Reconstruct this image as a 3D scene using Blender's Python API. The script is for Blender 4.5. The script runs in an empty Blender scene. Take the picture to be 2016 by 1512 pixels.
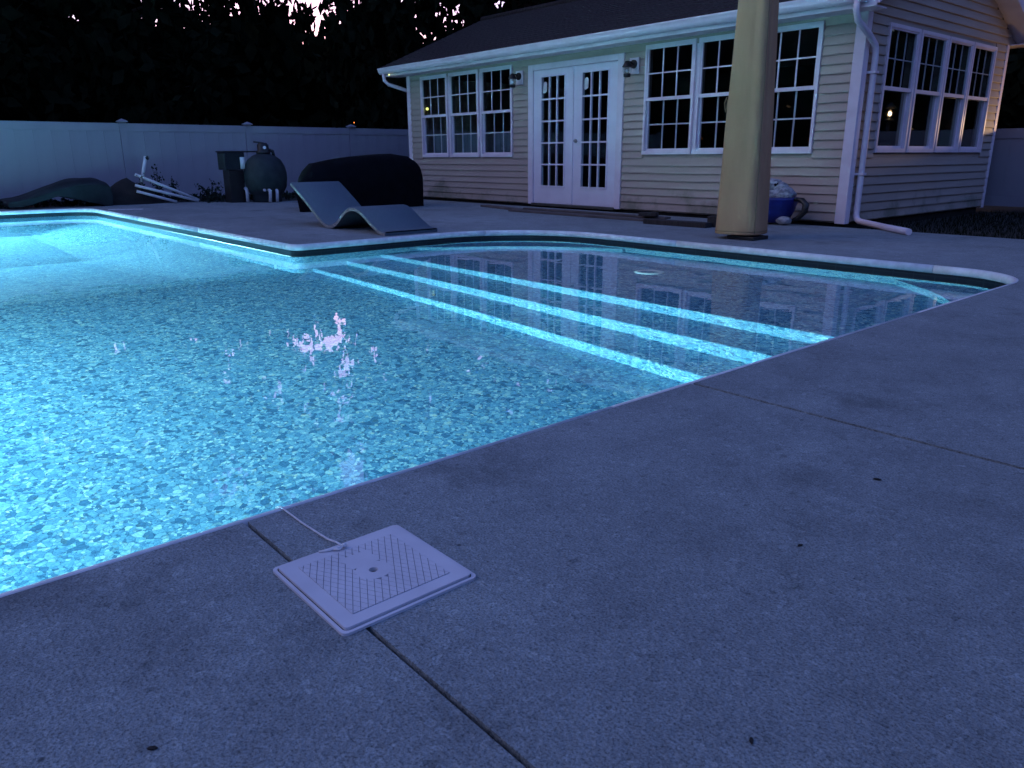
import bpy, bmesh, math, random
from mathutils import Vector, Matrix, noise
from mathutils.geometry import delaunay_2d_cdt
random.seed(7)
C = bpy.context.scene.collection
scene = bpy.context.scene
sin, cos, pi, rad = math.sin, math.cos, math.pi, math.radians

# ------------------------------------------------------------------ camera
CAM_H = 0.775
F, PITCH, ROLL, YAW = 1506.74, 0.289423, -0.0048086, 0.8604
fw = Vector((-sin(YAW)*cos(PITCH), cos(YAW)*cos(PITCH), -sin(PITCH)))
rt = Vector((cos(YAW), sin(YAW), 0)); up = rt.cross(fw)
rt2 = cos(ROLL)*rt + sin(ROLL)*up; up2 = -sin(ROLL)*rt + cos(ROLL)*up
cd = bpy.data.cameras.new('camera'); cam = bpy.data.objects.new('camera', cd); C.objects.link(cam)
cam.matrix_world = Matrix(((rt2.x, up2.x, -fw.x, 0), (rt2.y, up2.y, -fw.y, 0), (rt2.z, up2.z, -fw.z, CAM_H), (0, 0, 0, 1)))
cd.sensor_width = 36; cd.lens = 36*F/2016; cd.clip_start = .05; cd.clip_end = 3000
scene.camera = cam

# ------------------------------------------------------------------ sky, sun, exposure
SUN_AZ = -62.0      # degrees from +Y towards +X (towards the trees)
w = bpy.data.worlds.new('World'); scene.world = w; w.use_nodes = True
nt = w.node_tree; nt.nodes.clear()
sky = nt.nodes.new('ShaderNodeTexSky'); sky.sky_type = 'NISHITA'; sky.sun_disc = False
sky.sun_elevation = rad(0.0); sky.sun_rotation = rad(SUN_AZ)
sky.altitude = 100; sky.air_density = 1.0; sky.dust_density = 0.7; sky.ozone_density = 3.0
bg = nt.nodes.new('ShaderNodeBackground'); bg.inputs['Strength'].default_value = 0.15
tint = nt.nodes.new('ShaderNodeMix'); tint.data_type = 'RGBA'; tint.blend_type = 'MULTIPLY'
tint.inputs[0].default_value = 1.0; tint.inputs[7].default_value = (1.06, .80, .96, 1)
nt.links.new(sky.outputs[0], tint.inputs[6]); nt.links.new(tint.outputs[2], bg.inputs['Color'])
wo = nt.nodes.new('ShaderNodeOutputWorld'); nt.links.new(bg.outputs[0], wo.inputs['Surface'])
sl = bpy.data.lights.new('sun', 'SUN'); sl.energy = 0.027; sl.angle = rad(40); sl.color = (1, .78, .66)
so = bpy.data.objects.new('sun', sl); C.objects.link(so)
so.rotation_euler = Vector((.45, .65, -.55)).to_track_quat('-Z', 'Y').to_euler()
scene.view_settings.view_transform = 'Standard'; scene.view_settings.look = 'None'
scene.view_settings.gamma = 1; scene.view_settings.exposure = 4.0
scene.view_settings.use_curve_mapping = False
scene.render.engine = 'CYCLES'
cy = scene.cycles
cy.max_bounces = 10; cy.transmission_bounces = 8; cy.transparent_max_bounces = 12; cy.diffuse_bounces = 3; cy.glossy_bounces = 4
cy.sample_clamp_indirect = 3.0; cy.caustics_reflective = False; cy.caustics_refractive = True
cy.use_denoising = True

# ------------------------------------------------------------------ materials
def nn(t, kind, **kw):
    n = t.nodes.new(kind)
    for k, v in kw.items():
        if hasattr(n, k): setattr(n, k, v)
    return n
def mat(name, col, col2=None, rough=.6, scale=8, bump=0, bscale=60, metal=0, spec=.5, detail=6, stretch=(1, 1, 1), contrast=(.35, .65)):
    m = bpy.data.materials.new(name); m.use_nodes = True; t = m.node_tree; b = t.nodes['Principled BSDF']
    b.inputs['Roughness'].default_value = rough; b.inputs['Metallic'].default_value = metal
    b.inputs['Specular IOR Level'].default_value = spec
    if col2 is None: col2 = tuple(c*.82 for c in col)
    tc = nn(t, 'ShaderNodeTexCoord'); mp = nn(t, 'ShaderNodeMapping'); mp.inputs['Scale'].default_value = stretch
    t.links.new(tc.outputs['Object'], mp.inputs['Vector'])
    n = nn(t, 'ShaderNodeTexNoise'); n.inputs['Scale'].default_value = scale; n.inputs['Detail'].default_value = detail
    t.links.new(mp.outputs[0], n.inputs['Vector'])
    r = nn(t, 'ShaderNodeValToRGB'); r.color_ramp.elements[0].position, r.color_ramp.elements[1].position = contrast
    r.color_ramp.elements[0].color = (*col2, 1); r.color_ramp.elements[1].color = (*col, 1)
    t.links.new(n.outputs['Fac'], r.inputs[0]); t.links.new(r.outputs[0], b.inputs['Base Color'])
    if bump:
        n2 = nn(t, 'ShaderNodeTexNoise'); n2.inputs['Scale'].default_value = bscale; n2.inputs['Detail'].default_value = 4
        t.links.new(mp.outputs[0], n2.inputs['Vector'])
        bp = nn(t, 'ShaderNodeBump'); bp.inputs['Strength'].default_value = bump; bp.inputs['Distance'].default_value = .01
        t.links.new(n2.outputs['Fac'], bp.inputs['Height']); t.links.new(bp.outputs[0], b.inputs['Normal'])
    return m
def mixc(t, fac, a, b, blend='MIX'):
    m = nn(t, 'ShaderNodeMix'); m.data_type = 'RGBA'; m.blend_type = blend
    for i, v in ((0, fac), (6, a), (7, b)):
        if hasattr(v, 'is_linked'): t.links.new(v, m.inputs[i])
        elif i == 0: m.inputs[0].default_value = v
        else: m.inputs[i].default_value = (*v, 1)
    return m.outputs[2]
def ramp(t, src, stops, const=False):
    r = nn(t, 'ShaderNodeValToRGB'); cr = r.color_ramp
    if const: cr.interpolation = 'CONSTANT'
    while len(cr.elements) < len(stops): cr.elements.new(.5)
    for e, (p, c) in zip(cr.elements, stops): e.position = p; e.color = (*c, 1)
    t.links.new(src, r.inputs[0]); return r.outputs[0]

def concrete(name):
    m = bpy.data.materials.new(name); m.use_nodes = True; t = m.node_tree; b = t.nodes['Principled BSDF']
    b.inputs['Roughness'].default_value = .85; b.inputs['Specular IOR Level'].default_value = .25
    g = nn(t, 'ShaderNodeNewGeometry'); P = g.outputs['Position']
    def noi(s, d=6, rr=.55):
        n = nn(t, 'ShaderNodeTexNoise'); n.inputs['Scale'].default_value = s; n.inputs['Detail'].default_value = d
        n.inputs['Roughness'].default_value = rr; t.links.new(P, n.inputs['Vector']); return n.outputs['Fac']
    big = ramp(t, noi(.55, 5), [(.3, (.70, .68, .69)), (.7, (1.0, .98, 1.0))])
    mid = ramp(t, noi(4.5, 6, .65), [(.3, (.76, .75, .76)), (.68, (1, 1, 1))])
    sand = ramp(t, noi(210, 4, .75), [(.34, (.30, .30, .31)), (.47, (.90, .90, .90)), (.68, (1.4, 1.4, 1.4))])
    v = nn(t, 'ShaderNodeTexVoronoi'); v.inputs['Scale'].default_value = 85; t.links.new(P, v.inputs['Vector'])
    cell = ramp(t, v.outputs['Color'], [(0, (.6, .6, .6)), (.12, (.85, .85, .85)), (.8, (1.04, 1.04, 1.04)), (1, (1.3, 1.3, 1.3))])
    v2 = nn(t, 'ShaderNodeTexVoronoi'); v2.inputs['Scale'].default_value = 17; t.links.new(P, v2.inputs['Vector'])
    pit = ramp(t, v2.outputs['Distance'], [(.05, (.3, .3, .32)), (.11, (1, 1, 1))])
    msk = ramp(t, noi(2.2, 4), [(.46, (0, 0, 0)), (.66, (1, 1, 1))])
    pit = mixc(t, msk, (1, 1, 1), pit)
    st = ramp(t, noi(1.5, 7, .75), [(.55, (1, 1, 1)), (.70, (.60, .59, .59))])
    st2 = ramp(t, noi(7, 5, .8), [(.60, (1, 1, 1)), (.72, (.62, .62, .62))])
    c = mixc(t, 1, (.325, .372, .375), big, 'MULTIPLY')
    for x in (mid, sand, cell, pit, st, st2): c = mixc(t, 1, c, x, 'MULTIPLY')
    t.links.new(c, b.inputs['Base Color'])
    ad = nn(t, 'ShaderNodeMath', operation='ADD'); t.links.new(noi(230, 3, .7), ad.inputs[0]); t.links.new(v.outputs['Distance'], ad.inputs[1])
    bp = nn(t, 'ShaderNodeBump'); bp.inputs['Strength'].default_value = .7; bp.inputs['Distance'].default_value = .004
    t.links.new(ad.outputs[0], bp.inputs['Height']); t.links.new(bp.outputs[0], b.inputs['Normal'])
    return m

def liner():
    m = bpy.data.materials.new('pebble_liner'); m.use_nodes = True; t = m.node_tree; b = t.nodes['Principled BSDF']
    b.inputs['Roughness'].default_value = .7; b.inputs['Specular IOR Level'].default_value = .1
    g = nn(t, 'ShaderNodeNewGeometry'); P = g.outputs['Position']
    n = nn(t, 'ShaderNodeTexNoise'); n.inputs['Scale'].default_value = 22; n.inputs['Detail'].default_value = 3; t.links.new(P, n.inputs['Vector'])
    sc = nn(t, 'ShaderNodeVectorMath', operation='SCALE'); sc.inputs['Scale'].default_value = .022; t.links.new(n.outputs['Color'], sc.inputs[0])
    ad = nn(t, 'ShaderNodeVectorMath', operation='ADD'); t.links.new(P, ad.inputs[0]); t.links.new(sc.outputs[0], ad.inputs[1])
    def vor(sc_, f='F1'):
        v = nn(t, 'ShaderNodeTexVoronoi'); v.feature = f; v.inputs['Scale'].default_value = sc_; t.links.new(ad.outputs[0], v.inputs['Vector']); return v
    def sep(v):
        x = nn(t, 'ShaderNodeSeparateColor'); t.links.new(v.outputs['Color'], x.inputs[0]); return x
    big, bige = vor(33), vor(33, 'DISTANCE_TO_EDGE'); sml, smle = vor(68), vor(68, 'DISTANCE_TO_EDGE')
    bs, ss = sep(big), sep(sml)
    pal = [(0, (.07, .18, .31)), (.14, (.10, .25, .40)), (.20, (.15, .34, .50)), (.45, (.19, .42, .58)), (.70, (.25, .50, .63)), (.90, (.34, .59, .68)), (1, (.58, .78, .78))]
    pal2 = [(0, (.08, .20, .33)), (.20, (.12, .28, .43)), (.26, (.17, .38, .55)), (.62, (.24, .49, .64)), (.78, (.31, .57, .68)), (.88, (.48, .72, .76)), (1, (.64, .83, .81))]
    cb = ramp(t, bs.outputs[0], pal); cs = ramp(t, ss.outputs[0], pal2)
    eb = ramp(t, bige.outputs['Distance'], [(.012, (.42, .52, .60)), (.06, (1, 1, 1))]); es = ramp(t, smle.outputs['Distance'], [(.015, (.50, .60, .68)), (.07, (1, 1, 1))])
    cb = mixc(t, 1, cb, eb, 'MULTIPLY'); cs = mixc(t, 1, cs, es, 'MULTIPLY')
    pick = ramp(t, bs.outputs[1], [(0, (0, 0, 0)), (.42, (1, 1, 1))], True)
    c = mixc(t, pick, cb, cs)
    warm = ramp(t, ss.outputs[1], [(0, (1, 1, 1)), (.92, (1.25, .98, .82))], True); c = mixc(t, 1, c, warm, 'MULTIPLY')
    n3 = nn(t, 'ShaderNodeTexNoise'); n3.inputs['Scale'].default_value = 120; n3.inputs['Detail'].default_value = 3; t.links.new(P, n3.inputs['Vector'])
    gr = ramp(t, n3.outputs['Fac'], [(.35, (.72, .76, .8)), (.65, (1.18, 1.14, 1.1))]); c = mixc(t, 1, c, gr, 'MULTIPLY')
    t.links.new(c, b.inputs['Base Color'])
    return m

def tile_mat():
    m = bpy.data.materials.new('dark_tile_print'); m.use_nodes = True; t = m.node_tree; b = t.nodes['Principled BSDF']
    b.inputs['Roughness'].default_value = .35
    g = nn(t, 'ShaderNodeNewGeometry'); s = nn(t, 'ShaderNodeSeparateXYZ'); t.links.new(g.outputs['Position'], s.inputs[0])
    a = nn(t, 'ShaderNodeMath', operation='ADD'); t.links.new(s.outputs[0], a.inputs[0]); t.links.new(s.outputs[1], a.inputs[1])
    cb = nn(t, 'ShaderNodeCombineXYZ'); t.links.new(a.outputs[0], cb.inputs[0]); t.links.new(s.outputs[2], cb.inputs[1])
    br = nn(t, 'ShaderNodeTexBrick'); br.offset = 0; br.inputs['Scale'].default_value = 1; br.inputs['Brick Width'].default_value = .15; br.inputs['Row Height'].default_value = .075
    br.inputs['Mortar Size'].default_value = .004; br.inputs['Color1'].default_value = (.004, .010, .020, 1); br.inputs['Color2'].default_value = (.007, .015, .026, 1); br.inputs['Mortar'].default_value = (.018, .03, .04, 1)
    t.links.new(cb.outputs[0], br.inputs['Vector']); t.links.new(br.outputs['Color'], b.inputs['Base Color'])
    return m

def water_mat():
    m = bpy.data.materials.new('pool_water'); m.use_nodes = True; t = m.node_tree; b = t.nodes['Principled BSDF']
    b.inputs['Base Color'].default_value = (.93, .985, 1, 1); b.inputs['Roughness'].default_value = 0
    b.inputs['IOR'].default_value = 1.333; b.inputs['Transmission Weight'].default_value = 1
    g = nn(t, 'ShaderNodeNewGeometry')
    n = nn(t, 'ShaderNodeTexNoise'); n.inputs['Scale'].default_value = 3.2; n.inputs['Detail'].default_value = 2.5; t.links.new(g.outputs['Position'], n.inputs['Vector'])
    bp = nn(t, 'ShaderNodeBump'); bp.inputs['Strength'].default_value = .055; bp.inputs['Distance'].default_value = .02
    t.links.new(n.outputs['Fac'], bp.inputs['Height']); t.links.new(bp.outputs[0], b.inputs['Normal'])
    return m
def pane_mat(name, tintc=(.9, .95, .95)):
    m = bpy.data.materials.new(name); m.use_nodes = True; t = m.node_tree; t.nodes.clear()
    o = nn(t, 'ShaderNodeOutputMaterial'); f = nn(t, 'ShaderNodeFresnel')
    tr = nn(t, 'ShaderNodeBsdfTransparent'); tr.inputs[0].default_value = (*tintc, 1)
    gl = nn(t, 'ShaderNodeBsdfGlossy'); gl.inputs['Roughness'].default_value = .012
    n = nn(t, 'ShaderNodeTexNoise'); n.inputs['Scale'].default_value = 1.5
    g = nn(t, 'ShaderNodeNewGeometry'); t.links.new(g.outputs['Position'], n.inputs['Vector'])
    bp = nn(t, 'ShaderNodeBump'); bp.inputs['Strength'].default_value = .04; bp.inputs['Distance'].default_value = .01; t.links.new(n.outputs['Fac'], bp.inputs['Height']); t.links.new(bp.outputs[0], gl.inputs['Normal'])
    io = nn(t, 'ShaderNodeMapRange'); io.inputs['To Min'].default_value = 1.5; io.inputs['To Max'].default_value = 1/1.5; t.links.new(g.outputs['Backfacing'], io.inputs['Value']); t.links.new(io.outputs[0], f.inputs['IOR'])
    mx = nn(t, 'ShaderNodeMixShader'); t.links.new(f.outputs[0], mx.inputs[0]); t.links.new(tr.outputs[0], mx.inputs[1]); t.links.new(gl.outputs[0], mx.inputs[2])
    t.links.new(mx.outputs[0], o.inputs['Surface'])
    return m
def glow(name, col, strength):
    m = bpy.data.materials.new(name); m.use_nodes = True; b = m.node_tree.nodes['Principled BSDF']
    b.inputs['Base Color'].default_value = (*col, 1); b.inputs['Emission Color'].default_value = (*col, 1); b.inputs['Emission Strength'].default_value = strength
    return m

M = dict(
    concrete=concrete('exposed_concrete'), liner=liner(), tile=tile_mat(), water=water_mat(), pane=pane_mat('window_glass'), clear=pane_mat('clear_glass'),
    coping=mat('white_coping', (.74, .73, .76), (.58, .57, .60), .45, 14, .08, 90),
    gap=mat('joint_filler', (.008, .008, .009), rough=.95, spec=0),
    soil=mat('dark_soil', (.016, .014, .012), (.006, .0055, .005), .95, 6, .8, 30),
    siding=mat('beige_vinyl_siding', (.41, .325, .28), (.355, .28, .24), .55, 3, .05, 40, stretch=(.4, .4, 6)),
    trim=mat('white_trim', (.78, .66, .72), (.70, .585, .64), .4, 5),
    darktrim=mat('shade_dark_jamb', (.16, .13, .11), (.11, .09, .08), .7, 6),  # trim darkened in colour for the shade inside the window reveals
    door=mat('white_door_paint', (.78, .71, .78), (.71, .645, .71), .38, 4, .02, 50),
    shingle=mat('brown_shingles', (.055, .043, .044), (.024, .019, .020), .95, 26, .6, 120, contrast=(.3, .7), spec=.1),
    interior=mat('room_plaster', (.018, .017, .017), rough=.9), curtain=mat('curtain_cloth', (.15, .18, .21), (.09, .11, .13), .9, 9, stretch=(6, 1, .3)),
    black=mat('black_metal', (.012, .012, .014), (.006, .006, .007), .45, 10), vinyl=mat('white_vinyl_fence', (.29, .275, .32), (.255, .24, .28), .5, 2.5, .03, 20, stretch=(1, 1, .4)),
    tan=mat('tan_canvas', (.46, .25, .135), (.375, .205, .105), .9, 3, .35, 320, stretch=(1, 1, .35)), tandark=mat('tan_cord', (.2, .14, .07), rough=.9),
    cover=mat('black_cover_cloth', (.004, .004, .007), (.002, .002, .004), .9, 6, .3, 30, spec=.08),
    resin=mat('grey_blue_resin', (.085, .12, .155), (.06, .09, .12), .7, 90, .15, 150, detail=2), resinedge=mat('worn_resin_edge', (.36, .34, .31), (.12, .13, .15), .8, 70, .1, 90),
    tank=mat('teal_grey_tank', (.030, .040, .045), (.019, .026, .030), .6, 6, .1, 60, spec=.2), pvc=mat('white_pvc', (.68, .67, .68), (.55, .54, .56), .4, 12),
    darkbrown=mat('weathered_dark_wood', (.045, .035, .033), (.018, .014, .014), .85, 9, .5, 40, stretch=(8, 1, 1)),
    plank=mat('grey_weathered_wood', (.13, .105, .10), (.07, .056, .055), .85, 6, .5, 30, stretch=(.6, 9, 1)),
    tarp=mat('dark_teal_tarp', (.019, .025, .032), (.010, .014, .018), .7, 4, .4, 18, spec=.2),
    leaf=mat('dark_foliage', (.012, .016, .010), (.004, .006, .004), .9, 2, spec=0), leafweed=mat('weed_leaves', (.02, .034, .026), (.008, .014, .011), .8, 9, spec=.1),
    bark=mat('dark_bark', (.045, .035, .03), (.016, .012, .01), .95, 5, .8, 20, stretch=(1, 1, .2)),
    grass=mat('lawn_blades', (.009, .014, .005), (.004, .007, .003), .9, 4, spec=.05),
    lid=mat('white_skimmer_plastic', (.66, .64, .69), (.58, .56, .61), .45, 9, .04, 80), lidgap=mat('shade_groove', (.26, .26, .30), (.18, .18, .21), .8, 40),
    hole=mat('dark_hole', (.01, .01, .012), rough=.9), cord=mat('white_cord', (.72, .71, .74), (.58, .57, .6), .8, 60),
    blue=mat('cobalt_plastic', (.012, .022, .20), (.008, .014, .13), .35, 6), greyfluff=mat('grey_white_cloth', (.42, .42, .45), (.14, .15, .18), .9, 22, .6, 40),
    metal=mat('brushed_nickel', (.45, .44, .42), rough=.3, metal=1), paper=mat('white_paper_label', (.6, .6, .6), (.5, .5, .5), .8, 10),
    leafdry=mat('dry_brown_leaf', (.03, .024, .02), (.012, .01, .01), .9, 40),
    ring=mat('white_fitting', (.85, .87, .87), (.78, .8, .8), .4, 10), lightglass=glow('pool_lamp_lens', (.75, .95, 1), 2), bulb=glow('warm_bulb', (1, .55, .16), 3), yglint=glow('yellow_green_glint', (.95, .95, .22), .11), rglint=glow('small_red_glint', (1, .45, .3), .15), gglint=glow('small_yellow_glint', (.9, .95, .3), .18),
)

# blotchy green-grey splash stains low on the siding
t = M['siding'].node_tree; b = t.nodes['Principled BSDF']; base = b.inputs['Base Color'].links[0].from_socket
g = nn(t, 'ShaderNodeNewGeometry'); sx = nn(t, 'ShaderNodeSeparateXYZ'); t.links.new(g.outputs['Position'], sx.inputs[0])
n1 = nn(t, 'ShaderNodeTexNoise'); n1.inputs['Scale'].default_value = 2.6; n1.inputs['Detail'].default_value = 7; n1.inputs['Roughness'].default_value = .65; t.links.new(g.outputs['Position'], n1.inputs['Vector'])
mr = nn(t, 'ShaderNodeMapRange'); mr.inputs['From Min'].default_value = .55; mr.inputs['From Max'].default_value = .05; mr.inputs['To Min'].default_value = -.18; mr.inputs['To Max'].default_value = .06; t.links.new(sx.outputs[2], mr.inputs['Value'])
ad = nn(t, 'ShaderNodeMath', operation='ADD'); t.links.new(n1.outputs['Fac'], ad.inputs[0]); t.links.new(mr.outputs[0], ad.inputs[1])
t.links.new(mixc(t, ramp(t, ad.outputs[0], [(.50, (0, 0, 0)), (.66, (.75, .75, .75))]), base, (.13, .14, .10)), b.inputs['Base Color'])

# ------------------------------------------------------------------ mesh helpers
class MB:
    def __init__(s): s.v, s.f, s.sm = [], [], []
    def add(s, vs, fs, smooth=False):
        o = len(s.v); s.v += [tuple(p) for p in vs]; s.f += [tuple(i+o for i in f) for f in fs]; s.sm += [smooth]*len(fs); return s
    def box(s, x0, x1, y0, y1, z0, z1):
        return s.add([(x0, y0, z0), (x1, y0, z0), (x1, y1, z0), (x0, y1, z0), (x0, y0, z1), (x1, y0, z1), (x1, y1, z1), (x0, y1, z1)],
                     [(0, 3, 2, 1), (4, 5, 6, 7), (0, 1, 5, 4), (1, 2, 6, 5), (2, 3, 7, 6), (3, 0, 4, 7)])
    def prism(s, prof, a0, a1, fn, smooth=False):
        n = len(prof)
        vs = [fn(p, q, a0) for p, q in prof] + [fn(p, q, a1) for p, q in prof]
        fs = [(i, (i+1) % n, (i+1) % n+n, i+n) for i in range(n)]
        s.add(vs, fs, smooth); o = len(s.v)-2*n
        s.f += [tuple(o+i for i in range(n-1, -1, -1)), tuple(o+n+i for i in range(n))]; s.sm += [False, False]; return s
    def tube(s, path, r, n=8, cap=True, smooth=True):
        path = [Vector(p) for p in path]; rs = r if hasattr(r, '__len__') else [r]*len(path)
        vs = []; ref = None
        for i, p in enumerate(path):
            t = (path[min(i+1, len(path)-1)]-path[max(i-1, 0)]).normalized()
            if ref is None: ref = t.orthogonal().normalized()
            a = (ref-t*ref.dot(t)); a = a.normalized() if a.length > 1e-6 else t.orthogonal().normalized(); ref = a; b = t.cross(a)
            vs += [p+(a*cos(2*pi*k/n)+b*sin(2*pi*k/n))*rs[i] for k in range(n)]
        fs = [(i*n+k, i*n+(k+1) % n, (i+1)*n+(k+1) % n, (i+1)*n+k) for i in range(len(path)-1) for k in range(n)]
        s.add(vs, fs, smooth)
        if cap:
            o = len(s.v)-len(vs); m = (len(path)-1)*n
            s.f += [tuple(o+k for k in range(n-1, -1, -1)), tuple(o+m+k for k in range(n))]; s.sm += [False, False]
        return s
    def lathe(s, prof, c=(0, 0, 0), n=24, smooth=True, rfun=None):
        vs = []
        for r, z in prof:
            for k in range(n):
                a = 2*pi*k/n; q = r*(rfun(a, z) if rfun else 1); vs.append((c[0]+q*cos(a), c[1]+q*sin(a), c[2]+z))
        fs = [(i*n+k, i*n+(k+1) % n, (i+1)*n+(k+1) % n, (i+1)*n+k) for i in range(len(prof)-1) for k in range(n)]
        s.add(vs, fs, smooth); o = len(s.v)-len(vs); m = (len(prof)-1)*n
        s.f += [tuple(o+k for k in range(n-1, -1, -1)), tuple(o+m+k for k in range(n))]; s.sm += [False, False]; return s
    def ball(s, c, r, n=12, m=8, jit=0, sc=(1, 1, 1)):
        prof = []
        vs = []
        for i in range(m+1):
            th = -pi/2+pi*i/m
            for k in range(n):
                a = 2*pi*k/n; d = Vector((cos(th)*cos(a), cos(th)*sin(a), sin(th)))
                q = r*(1+jit*noise.noise(d*2.3+Vector(c)*5))
                vs.append((c[0]+d.x*q*sc[0], c[1]+d.y*q*sc[1], c[2]+d.z*q*sc[2]))
        return s.add(vs, [(i*n+k, i*n+(k+1) % n, (i+1)*n+(k+1) % n, (i+1)*n+k) for i in range(m) for k in range(n)], True)
    def mesh(s, name, m, org=(0, 0, 0), autofix=True):
        me = bpy.data.meshes.new(name); me.from_pydata([(x-org[0], y-org[1], z-org[2]) for x, y, z in s.v], [], s.f)
        me.polygons.foreach_set('use_smooth', s.sm); me.materials.append(M[m] if isinstance(m, str) else m)
        if autofix:
            bm = bmesh.new(); bm.from_mesh(me); bmesh.ops.recalc_face_normals(bm, faces=bm.faces); bm.to_mesh(me); bm.free()
        me.update(); return me
    def build(s, name, m, parent=None, org=(0, 0, 0), bevel=0, autofix=True):
        return link(name, s.mesh(name, m, org, autofix), parent, bevel=bevel)
def link(name, me, parent=None, loc=(0, 0, 0), rotz=0, bevel=0):
    o = bpy.data.objects.new(name, me); C.objects.link(o); o.location = loc; o.rotation_euler = (0, 0, rotz)
    if parent: o.parent = parent
    if bevel:
        b = o.modifiers.new('bevel', 'BEVEL'); b.width = bevel; b.segments = 2; b.limit_method = 'ANGLE'; b.angle_limit = rad(40)
    return o
def empty(name, loc=(0, 0, 0), rotz=0, parent=None):
    o = bpy.data.objects.new(name, None); C.objects.link(o); o.location = loc; o.rotation_euler = (0, 0, rotz); o.empty_display_size = .2
    if parent: o.parent = parent
    return o
def tag(o, label=None, cat=None, group=None, kind=None):
    for k, v in (('label', label), ('category', cat), ('group', group), ('kind', kind)):
        if v: o[k] = v
    return o
def fill(outer, holes=()):
    """triangles of a 2-D polygon with holes"""
    vs, es = [], []
    for loop in [outer, *holes]:
        o = len(vs); vs += [Vector(p) for p in loop]; es += [(o+i, o+(i+1) % len(loop)) for i in range(len(loop))]
    r = delaunay_2d_cdt(vs, es, [], 0, 1e-6)
    pts, tris = r[0], r[2]
    def inside(p, poly):
        c = False; j = len(poly)-1
        for i in range(len(poly)):
            a, b = poly[i], poly[j]
            if (a[1] > p[1]) != (b[1] > p[1]) and p[0] < (b[0]-a[0])*(p[1]-a[1])/(b[1]-a[1])+a[0]: c = not c
            j = i
        return c
    out = []
    for t in tris:
        c = sum((pts[i] for i in t), Vector((0, 0)))/len(t)
        if inside(c, outer) and not any(inside(c, h) for h in holes): out.append(t)
    return pts, out
def slab(mb, outer, z0, z1, holes=()):
    """solid with a flat top: top, bottom and walls"""
    pts, tr = fill(outer, holes)
    mb.add([(p.x, p.y, z1) for p in pts], tr)
    mb.add([(p.x, p.y, z0) for p in pts], [tuple(reversed(t)) for t in tr])
    for loop in [outer, *holes]:
        n = len(loop); mb.add([(x, y, z0) for x, y in loop]+[(x, y, z1) for x, y in loop], [(i, (i+1) % n, (i+1) % n+n, i+n) for i in range(n)])
    return mb
def rounded(corners, k=14):
    """closed polygon from (x, y, radius) corners"""
    out = []; n = len(corners)
    for i, (x, y, r) in enumerate(corners):
        p = Vector((x, y)); a = Vector(corners[i-1][:2])-p; b = Vector(corners[(i+1) % n][:2])-p
        a.normalize(); b.normalize()
        if r <= 0: out.append((x, y)); continue
        ang = a.angle(b); d = r/math.tan(ang/2); c = p+(a+b).normalized()*(r/sin(ang/2))
        s, e = p+a*d, p+b*d; a0 = math.atan2(s.y-c.y, s.x-c.x); a1 = math.atan2(e.y-c.y, e.x-c.x)
        while a1-a0 > pi: a1 -= 2*pi
        while a1-a0 < -pi: a1 += 2*pi
        for j in range(k+1): q = a0+(a1-a0)*j/k; out.append((c.x+r*cos(q), c.y+r*sin(q)))
    return out
def offset(poly, d):
    """moves a counter-clockwise polygon outwards by d"""
    n = len(poly); out = []
    for i in range(n):
        p = Vector(poly[i]); a = (p-Vector(poly[i-1])); b = (Vector(poly[(i+1) % n])-p)
        na = Vector((a.y, -a.x)).normalized(); nb = Vector((b.y, -b.x)).normalized(); m = (na+nb)
        m = m/(m.length_squared/2) if m.length > 1e-6 else na
        q = p+m*d*1.0; out.append((q.x, q.y))
    return out

# ------------------------------------------------------------------ pool
XR, YF, XS, YM, XL, YS = -1.585, 5.93, -6.665, 3.10, -14.15, -2.9     # inner face of the coping
WATER = -0.112
outline = rounded([(XR, YS, .5), (XR, YF, .45), (XS, YF, 1.15), (XS, YM, .12), (XL, YM, .5), (XL, YS, .5)])   # counter-clockwise
pool = tag(empty('pool', (-6, 1, 0)), kind='structure'); PO = (-6, 1, 0)

# coping: a rounded white nose in sections with fine joints
def coping_sections():
    n = len(outline); per = [0]
    for i in range(n): per.append(per[-1]+(Vector(outline[(i+1) % n])-Vector(outline[i])).length)
    total = per[-1]; cuts = 18; secs = []
    def at(s):
        s %= total
        for i in range(n):
            if per[i] <= s <= per[i+1] and per[i+1] > per[i]:
                a, b = Vector(outline[i]), Vector(outline[(i+1) % n]); q = (s-per[i])/(per[i+1]-per[i]); return a.lerp(b, q), i
        return Vector(outline[0]), 0
    marks = [total*k/cuts+.35 for k in range(cuts)]
    for k in range(cuts):
        s0 = marks[k]+.002; s1 = (marks[k+1] if k+1 < cuts else marks[0]+total)-.002
        ss = [s0]+[per[i]+w for w in (0, total) for i in range(1, n+1) if s0+.004 < per[i]+w < s1-.004]+[s1]
        secs.append([at(s)[0] for s in sorted(set(round(x, 5) for x in ss))])
    return secs
prof = [(.030, .0015), (.022, .003), (.011, -.001), (.002, -.012), (-.003, -.026), (-.001, -.042), (.006, -.053), (.022, -.056), (.030, -.05)]
for sec in coping_sections():
    mb = MB(); n = len(prof); vs = []
    for i, p in enumerate(sec):
        a = sec[max(i-1, 0)]; b = sec[min(i+1, len(sec)-1)]; t = (b-a).normalized(); nrm = Vector((t.y, -t.x))
        for d, z in prof: q = p+nrm*d; vs.append((q.x, q.y, z))
    fs = [(i*n+k, i*n+(k+1) % n, (i+1)*n+(k+1) % n, (i+1)*n+k) for i in range(len(sec)-1) for k in range(n)]
    mb.add(vs, fs, True); m_ = (len(sec)-1)*n
    mb.f += [tuple(range(n-1, -1, -1)), tuple(m_+k for k in range(n))]; mb.sm += [False, False]
    mb.build('coping', 'coping', pool, PO)
wall = offset(outline, .018)
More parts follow.
